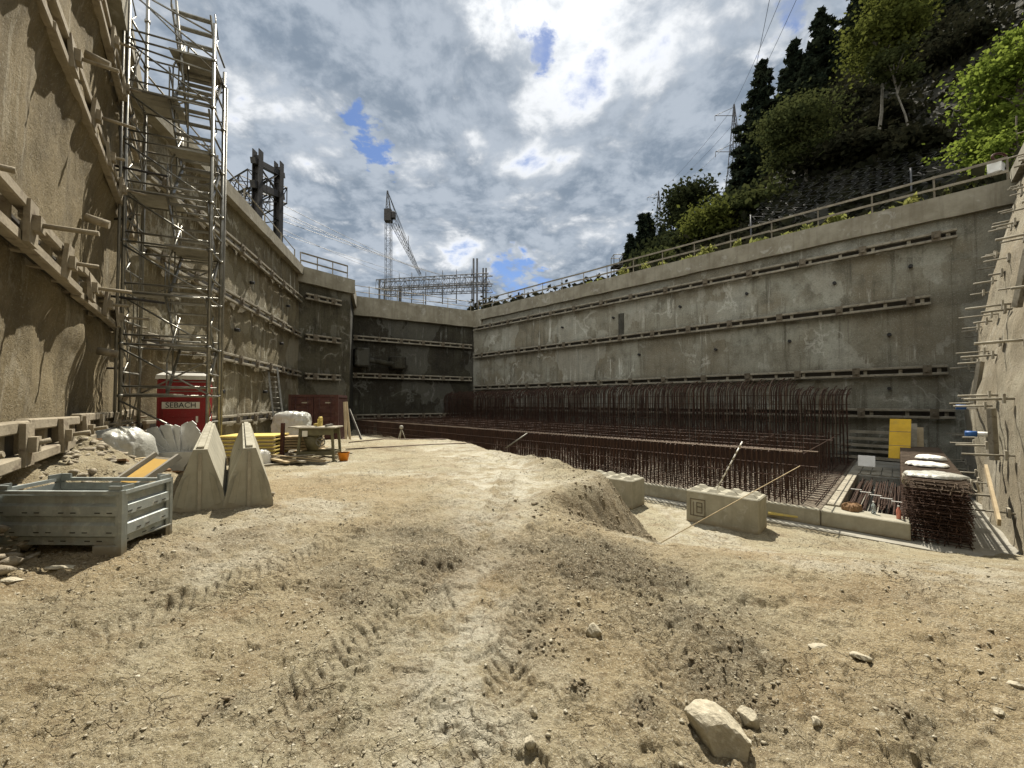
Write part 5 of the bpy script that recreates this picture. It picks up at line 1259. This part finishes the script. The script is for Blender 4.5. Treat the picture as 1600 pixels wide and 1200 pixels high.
# pylons
def pylon(px, tip, depth, label, arms=(.12, .3, .5), wd=.11):
    t = at(px, tip, depth); zb = hz(t.x, t.y)-1; H = t.z-zb; b = Vector((t.x, t.y, zb))
    o = root('power_pylon', label, 'pylon', b, 0, 'power pylons'); q = MB(); lattice(q, b, b+Vector((0,0,H*.62)), H*.17, 9, .10, .055, w1=H*.055); q.build('lower_tower', M['msteel'], o, True)
    q = MB(); lattice(q, b+Vector((0,0,H*.62)), t, H*.055, 8, .08, .045, w1=.1); q.build('upper_tower', M['msteel'], o, True)
    for i, a in enumerate(arms):
        q = MB(); c = b+Vector((0,0,H*(1-a*.55))); w_ = H*wd*(1 if i != 1 else 1.25); s_ = -1 if i % 2 == 0 else 1
        for sg in ((-1, 1) if len(arms) < 3 else (s_,)):
            q.tube([c, c+Vector((sg*w_,0,0))], .07, 4); q.tube([c+Vector((0,0,H*.05)), c+Vector((sg*w_,0,0))], .05, 4); q.tube([c+Vector((sg*w_,0,0)), c+Vector((sg*w_,0,-1.0))], .05, 4)
        q.build('cross_arm', M['msteel'], o, True)
    return t
py1 = pylon(1029, 298, 120, 'distant lattice power pylon between the dark conifers on the skyline'); py2 = pylon(1147, 163, 72, 'lattice power pylon partly hidden behind the tall conifer')
q = MB()
for k, (px, py) in enumerate(((1235, -40), (1262, -40), (1210, -40))):
    a = py2+Vector((k*1.2-1.2, 0, -2-k*1.5)); b = at(px, py, 30); q.tube([a.lerp(b, t)-Vector((0,0,3*t*(1-t))) for t in np.linspace(0,1,14)], .022, 4, False, False)
    c = py1+Vector((k*1.5-1.5,0,-2)); q.tube([c.lerp(a, t)-Vector((0,0,4*t*(1-t))) for t in np.linspace(0,1,10)], .03, 4, False, False)
tag(q.build('power_lines', M['msteel']), 'thin power lines strung between the pylons and over the hill', 'power lines')
# small frame platform on the right wall cap
o = root('access_frame', 'small steel access frame with a dark platform on top of the right wall', 'frame', on_right(957)+V*.8+Vector((0,0,CAP+EYE)))
fb = on_right(957)+V*.9+Vector((0,0,CAP+EYE-.1))
for a in (0, 1):
    for b in (0, 1):
        q = MB(); c = fb+Vector((a*.62-.3, b*.8, 0)); q.tube([c, c+Vector((0,0,2.0))], .028, 6); q.build('post', M['dsteel'], o, True)
q = MB(); q.box(fb+Vector((0,.4,1.25)), (.7,.9,.08)); q.tube([fb+Vector((-.3,0,.95)), fb+Vector((.32,0,1.2))], .04, 6); q.build('platform', M['dsteel'], o, True)
q = MB(); q.tube([fb+Vector((-.3,0,2.0)), fb+Vector((.32,0,2.0)), fb+Vector((.32,.8,2.0)), fb+Vector((-.3,.8,2.0)), fb+Vector((-.3,0,2.0))], .025, 6); q.build('top_rail', M['rail'], o, True)
# hose reel at the top right
hp = at(1551, 259, 16.9); o = root('hose_reel', 'pale hose reel box on the cap of the right wall near the picture corner', 'reel', hp)
q = MB(); q.box(hp+Vector((.15,0,-.15)), (.7,.4,.5), rz=.5, bev=.04); q.build('box', M['white'], o, True)
q = MB(); q.tube([hp+Vector((.30*math.cos(t)-.02, -.25, .22+.16*math.sin(t))) for t in np.linspace(0, 2*math.pi, 20)], .045, 8); q.build('hose', M['cont'], o, True)

# ------------------------------------------------------------------ vegetation
def leaves(c, size, rs, flat=.0, aspect=1.6):
    n = len(c); a = rs.normal(size=(n, 3)); a[:, 2] *= (1-flat*.7); a /= np.linalg.norm(a, axis=1)[:, None]
    b = rs.normal(size=(n, 3)); b -= a*(a*b).sum(1)[:, None]; b /= np.linalg.norm(b, axis=1)[:, None]
    s = (size*np.clip(np.exp(rs.normal(size=n)*.35), .4, 1.6))[:, None]
    v = np.stack([c-a*s*aspect*.5, c-b*s*.5, c+a*s*aspect*.5, c+b*s*.5], 1).reshape(-1, 3)
    return v, np.arange(4*n).reshape(-1, 4)
def broadleaf(px, depth, tip, label, m, w=3.0, n=5000, leaf=.28, bark='bark', seed=0, clear=.25, clumps=26, base_z=None, name='tree', px_base=None, group=None, sag=.55):
    rs = np.random.RandomState(seed); t = at(px, tip, depth); bz = (hz(t.x, t.y) if base_z is None else base_z)-.2; H = max(t.z-bz, 2.0)
    bx = 0.0 if px_base is None else (px_base-px)/F*depth
    o = root(name, label, 'tree' if name == 'tree' else 'bush', (t.x+bx, t.y, bz), 0, group); q = MB(); topp = Vector((-bx, 0, H*.93))
    tr = [Vector((-bx*(k/6)**1.3+.12*math.sin(k*1.7+seed)*H/10, .1*math.cos(k*1.3), H*.93*k/6)) for k in range(7)]
    q.tube(tr, [max(.03, (.022 if clear < .5 else .011)*H*(1-k/7.5)) for k in range(7)], 7)
    cz_ = H*(clear+(1-clear)*.5); rz_ = H*(1-clear)*.5; C = []
    while len(C) < clumps:
        d = rs.normal(size=3); d /= np.linalg.norm(d); r = rs.uniform(.35, 1.0)**.6
        p = np.array([d[0]*w*.5*r*rs.uniform(.75,1.1), d[1]*w*.5*r, d[2]*rz_*r*.95])
        p[0] += (topp.x*(cz_+p[2])/H); p[:2] *= 1-.25*max(0, p[2]/rz_); p[2] += cz_; C.append(p)
    for p in C[::2]:
        zt = max(.15, min(.85, p[2]/H-.12)); k = zt*6/.93; i = int(min(5, k)); b = tr[i].lerp(tr[i+1], k-i) if k < 6 else tr[6]
        e = Vector(p); q.tube([b, b.lerp(e, .5)+Vector((0,0,.06*H*.3)), e], [.008*H, .005*H, .002*H], 4, False)
    q.build('trunk', M[bark], o)
    cc = []; per = n//clumps
    for p in C:
        s = w*rs.uniform(.09, .17); g = rs.normal(size=(per, 3))*s*np.array([1.15, 1.15, sag]); cc.append(p+g)
    cc = np.concatenate(cc); v, f = leaves(cc, leaf, rs, .3); npmesh('crown', v, f, M[m], o)
    return o
def conifer(px, depth, tip, label, w=3.2, m='leaf_pine', seed=0, dens=1.0, base_z=None, clear=.08, leaf=.30, group=None, droop=.35):
    rs = np.random.RandomState(seed); t = at(px, tip, depth); bz = (hz(t.x, t.y) if base_z is None else base_z)-.2; H = max(t.z-bz, 2.3*w); bz = t.z-H
    o = root('pine_tree', label, 'tree', (t.x, t.y, bz), 0, group); q = MB(); q.tube([(0,0,0),(0,0,H*.5),(0,0,H)], [.016*H,.010*H,.01], 7)
    cc = []; z = H*clear
    while z < H*.985:
        f_ = 1-(z-H*clear)/(H*(1-clear)); R = w*.5*(f_**.8*.95+.05)*rs.uniform(.75, 1.12); nb_ = int(6+4*f_)
        a0 = rs.uniform(0, 6.28)
        for k in range(nb_):
            if rs.rand() < .12: continue
            a = a0+k*6.28/nb_+rs.uniform(-.25,.25); r1 = R*rs.uniform(.35, 1.3); e = Vector((math.cos(a)*r1, math.sin(a)*r1, z-droop*r1*.6+.10*r1))
            if R > .5: q.tube([(0,0,z), (e.x*.55, e.y*.55, z-droop*r1*.25), e], [.02+.012*R, .014, .006], 3, False)
            m_ = max(4, int(40*r1*dens)); tt = rs.rand(m_)**.7
            pts = np.outer(tt, np.array([e.x, e.y, 0])); pts[:, 2] = z+(e.z-z)*tt**1.5; sp_w = .14*r1*(1-tt*.6)
            pts += rs.normal(size=(m_, 3))*np.stack([sp_w*.7+.04, sp_w*.7+.04, np.full(m_, .06)+.03*r1], 1); pts[:, 2] -= np.abs(rs.normal(size=m_))*.08; cc.append(pts)
        z += .48+.030*H*f_
    q.build('trunk', M['bark'], o)
    cc = np.concatenate(cc); v, f = leaves(cc, leaf, rs, .4, 2.2); npmesh('crown', v, f, M[m], o); return o

conifer(1190, 46, 92, 'slender tall conifer standing against the sky at the left end of the hillside wood', 8.5, seed=1, dens=1.3, leaf=.30)
conifer(1283, 50, 12, 'tallest dark conifer on the hillside with its tip near the top of the picture', 9, seed=2, dens=1.3, leaf=.34)
conifer(1262, 44, 88, 'dark conifer just left of and below the tallest one', 6.5, seed=3, dens=1.3, leaf=.30)
conifer(1320, 46, 40, 'broad dark conifer right of the tallest one', 7.5, seed=4, dens=1.2, leaf=.30)
conifer(1160, 54, 240, 'dark conifer low on the left edge of the hillside wood', 9, seed=5, dens=1.2, leaf=.34)
conifer(1168, 50, 196, 'dark conifer filling the gap below the slender tall one', 8, seed=55, dens=1.2, leaf=.30)
for i, (px, dpt, tip, w_, lb) in enumerate(((1212, 48, 150, 7.5, 'dark conifer between the slender one and the tallest one'), (1240, 52, 60, 7.5, 'dark conifer rising behind the round green tree, left of the tallest one'), (1300, 54, 45, 8.5, 'dark conifer close behind the tallest one on its right'), (1145, 56, 285, 7.5, 'short dark conifer at the lower left edge of the hillside wood'), (1268, 44, 120, 7.5, 'dark conifer in front of the tallest one'), (1345, 50, -20, 9, 'dark conifer left of the yellow-green tree'))):
    conifer(px, dpt, tip, lb, w_, seed=100+i, dens=1.25, leaf=.32)
conifer(1225, 38, 200, 'dark conifer behind the round green tree', 7, seed=6, dens=1.2, leaf=.28)
conifer(1003, 62, 330, 'pair of far conifers at the left end of the skyline trees, left one', 6.4, seed=7, leaf=.34, dens=1.4, clear=.0)
conifer(1012, 64, 331, 'pair of far conifers at the left end of the skyline trees, right one', 5.8, seed=8, leaf=.34, dens=1.4, clear=.0)
conifer(985, 60, 362, 'small far conifer at the very left end of the skyline trees', 6, seed=18, leaf=.34, dens=1.4, clear=.0)
conifer(1035, 62, 350, 'dark far conifer below the distant pylon', 7, seed=9, leaf=.34, dens=1.4, clear=.0)
conifer(1390, 44, -60, 'dark conifer rising out of the picture behind the pale-trunked tree', 10, seed=10, dens=1.1, leaf=.34)
conifer(1470, 40, -120, 'dark conifer high on the hillside towards the right', 11, seed=11, dens=1.1, leaf=.34)
conifer(1345, 60, -90, 'dark conifer high up behind the tallest one', 12, seed=12, dens=.9, leaf=.40)
conifer(1560, 38, -200, 'dark conifer high on the hillside at the right edge', 12, seed=13, dens=.9, leaf=.40)
broadleaf(1240, 31, 165, 'round green broadleaf tree with a thin pale trunk standing behind the railing', 'leaf_mid', 4.9, 10000, .15, 'bark_pale', 21, .30, 34, px_base=1262)
broadleaf(1372, 28, 8, 'yellow-green tree with a tall bare trunk on the hillside', 'leaf_yel', 3.9, 8000, .15, 'bark_pale', 22, .60, 26, px_base=1371)
broadleaf(1392, 26.5, 70, 'sparse tree with a leaning pale trunk beside the rockfall net', 'leaf_mid', 2.4, 1800, .15, 'bark_pale', 23, .66, 14, px_base=1422)
broadleaf(1078, 46, 287, 'dark round tree against the sky between the far conifers and the wood', 'leaf_dark', 6.0, 9000, .24, 'bark', 24, .05, 26)
broadleaf(1108, 36, 322, 'yellow-green bush behind the railing below the dark round tree', 'leaf_yel', 4.8, 6000, .17, 'bark', 25, .0, 22, name='shrub')
broadleaf(1140, 38, 335, 'dark green bush beside the yellow-green one behind the railing', 'leaf_dark', 6, 4200, .28, 'bark', 26, .0, 24, name='shrub')
broadleaf(1180, 33, 300, 'mottled green bush at the foot of the slender conifer', 'leaf_mid', 4.5, 2600, .24, 'bark', 27, .0, 20, name='shrub')
broadleaf(1060, 40, 372, 'low dark bush on the skyline right of the far conifers', 'leaf_dark', 6, 3000, .3, 'bark', 28, .0, 20, name='shrub')
broadleaf(1030, 34, 392, 'low yellowish bush near the small access frame', 'leaf_mid', 4, 2200, .24, 'bark', 29, .0, 16, name='shrub')
broadleaf(1592, 19.5, 45, 'bright sunlit maple with large light green leaves at the right edge', 'leaf_lit', 3.8, 11000, .12, 'bark', 30, .12, 40, sag=.4)
broadleaf(1545, 20.5, 120, 'bright sunlit bush growing below and left of the maple', 'leaf_lit', 2.2, 3400, .11, 'bark', 31, .0, 18, name='shrub')
broadleaf(1590, 17.5, 170, 'low bright green bush at the right edge above the railing', 'leaf_lit', 2.2, 3000, .10, 'bark', 32, .0, 16, name='shrub')
for i, (px, dpt, tip, w_) in enumerate(((1300, 30, 270, 3.6), (1340, 29, 255, 3.4), (1385, 30, 262, 3.0), (1430, 26, 225, 3.4), (1330, 36, 215, 4.2), (1455, 34, 150, 5), (1500, 31, 110, 5), (1400, 42, 130, 4.5), (1290, 36, 240, 4.5))):
    broadleaf(px, dpt, tip, ['dark thicket behind the railing nearest the green tree','dark thicket behind the railing, second from the green tree','dark thicket behind the railing below the leaning pale trunk','dark thicket behind the railing below the bright maple','dark shrub on the slope left of the rockfall net','dark shrub on the slope high right of the rockfall net','dark shrub on the slope left of the bright maple','dark shrub on the slope above the rockfall net','dark shrub on the slope behind the green tree'][i], 'under', w_, 2400, .22, 'bark', 70+i, .0, 20, name='shrub', group='dark thickets on the hillside')
# undergrowth over the hill
rs = np.random.RandomState(77); n = 90000
u_ = rs.uniform(-26, 34, n); v_ = WV+1.6+rs.rand(n)**1.3*60; X = O.x+U.x*u_+V.x*v_; Y = O.y+U.y*u_+V.y*v_
kp = (fbm(X, Y, .35, 3, 95) > rs.uniform(-.6, .2, n)); X, Y = X[kp], Y[kp]; Z = hill(X, Y)+EYE+np.abs(rs.normal(size=len(X)))*(.35+.5*np.clip(fbm(X, Y, .5, 2, 97)+.3, 0, 1))
v, f = leaves(np.stack([X, Y, Z], -1), .32, rs, .2); tag(npmesh('undergrowth', v, f, M['under']), 'dark undergrowth covering the hillside', kind='stuff')
# sunlit grass bank above the right end
n = 16000; u_ = rs.uniform(-14, -1.5, n); v_ = WV+1.2+rs.rand(n)*8; X = O.x+U.x*u_+V.x*v_; Y = O.y+U.y*u_+V.y*v_; Z = hill(X, Y)+EYE+np.abs(rs.normal(size=n))*.18
v, f = leaves(np.stack([X, Y, Z], -1), .16, rs, -.3, 2.6); tag(npmesh('grass', v, f, M['weed']), 'light green grass on the bank at the top right', kind='stuff')
# weeds behind the railing
cc = []
for px in list(range(905, 1330, 7))+[1345, 1360, 1400, 1425, 1432]:
    if rs.rand() < .35: continue
    p = on_right(px+rs.uniform(-6,6))+V*rs.uniform(.1, 1.4); h_ = rs.uniform(.2, .75)*(1.5 if px > 1395 else 1); m_ = 46
    g = rs.normal(size=(m_, 3))*np.array([.13,.13,0]); g[:, 2] = rs.rand(m_)*h_; cc.append(np.array([p.x, p.y, CAP+EYE-.1])+g)
v, f = leaves(np.concatenate(cc), .12, rs, -.4, 2.4); tag(npmesh('weeds', v, f, M['weed']), 'yellow-green weeds growing behind the railing of the right wall', kind='stuff')
# rockfall net draped on the slope
q = MB(); pts = {}
na, nb2 = 26, 22
for i in range(na+1):
    for j in range(nb2+1):
        u = 7.5-i*.62+(.31 if j % 2 else 0); v = WV+7.5+j*.62; p = O+U*u+V*v; pts[i, j] = Vector((p.x, p.y, CAP+EYE+1.7+.80*(j*.62+7.5-5)*1.02+.1*math.sin(i*.7+j*.5)))
for i in range(na):
    for j in range(nb2):
        q.tube([pts[i,j], pts[i,j+1]], .007, 3, False, False)
        if j % 2: q.tube([pts[i,j], pts[i+1,j+1]], .007, 3, False, False)
        elif i: q.tube([pts[i,j], pts[i-1,j+1]], .007, 3, False, False)
o = root('rockfall_net', 'grey rockfall netting hung on the dark slope right of the green tree', 'net', pts[0,0]); q.build('netting', M['dsteel2'], o, True)
for i in (0, 13, 26):
    q = MB(); b = pts[i, 0]-Vector((0,0,1.4)); q.tube([b, b+Vector((0,0,2.4))], .05, 6); q.build('net_post', M['msteel'], o, True)

# ------------------------------------------------------------------ render settings
S.render.engine = 'CYCLES'
S.cycles.max_bounces = 6; S.cycles.diffuse_bounces = 3; S.cycles.transparent_max_bounces = 8
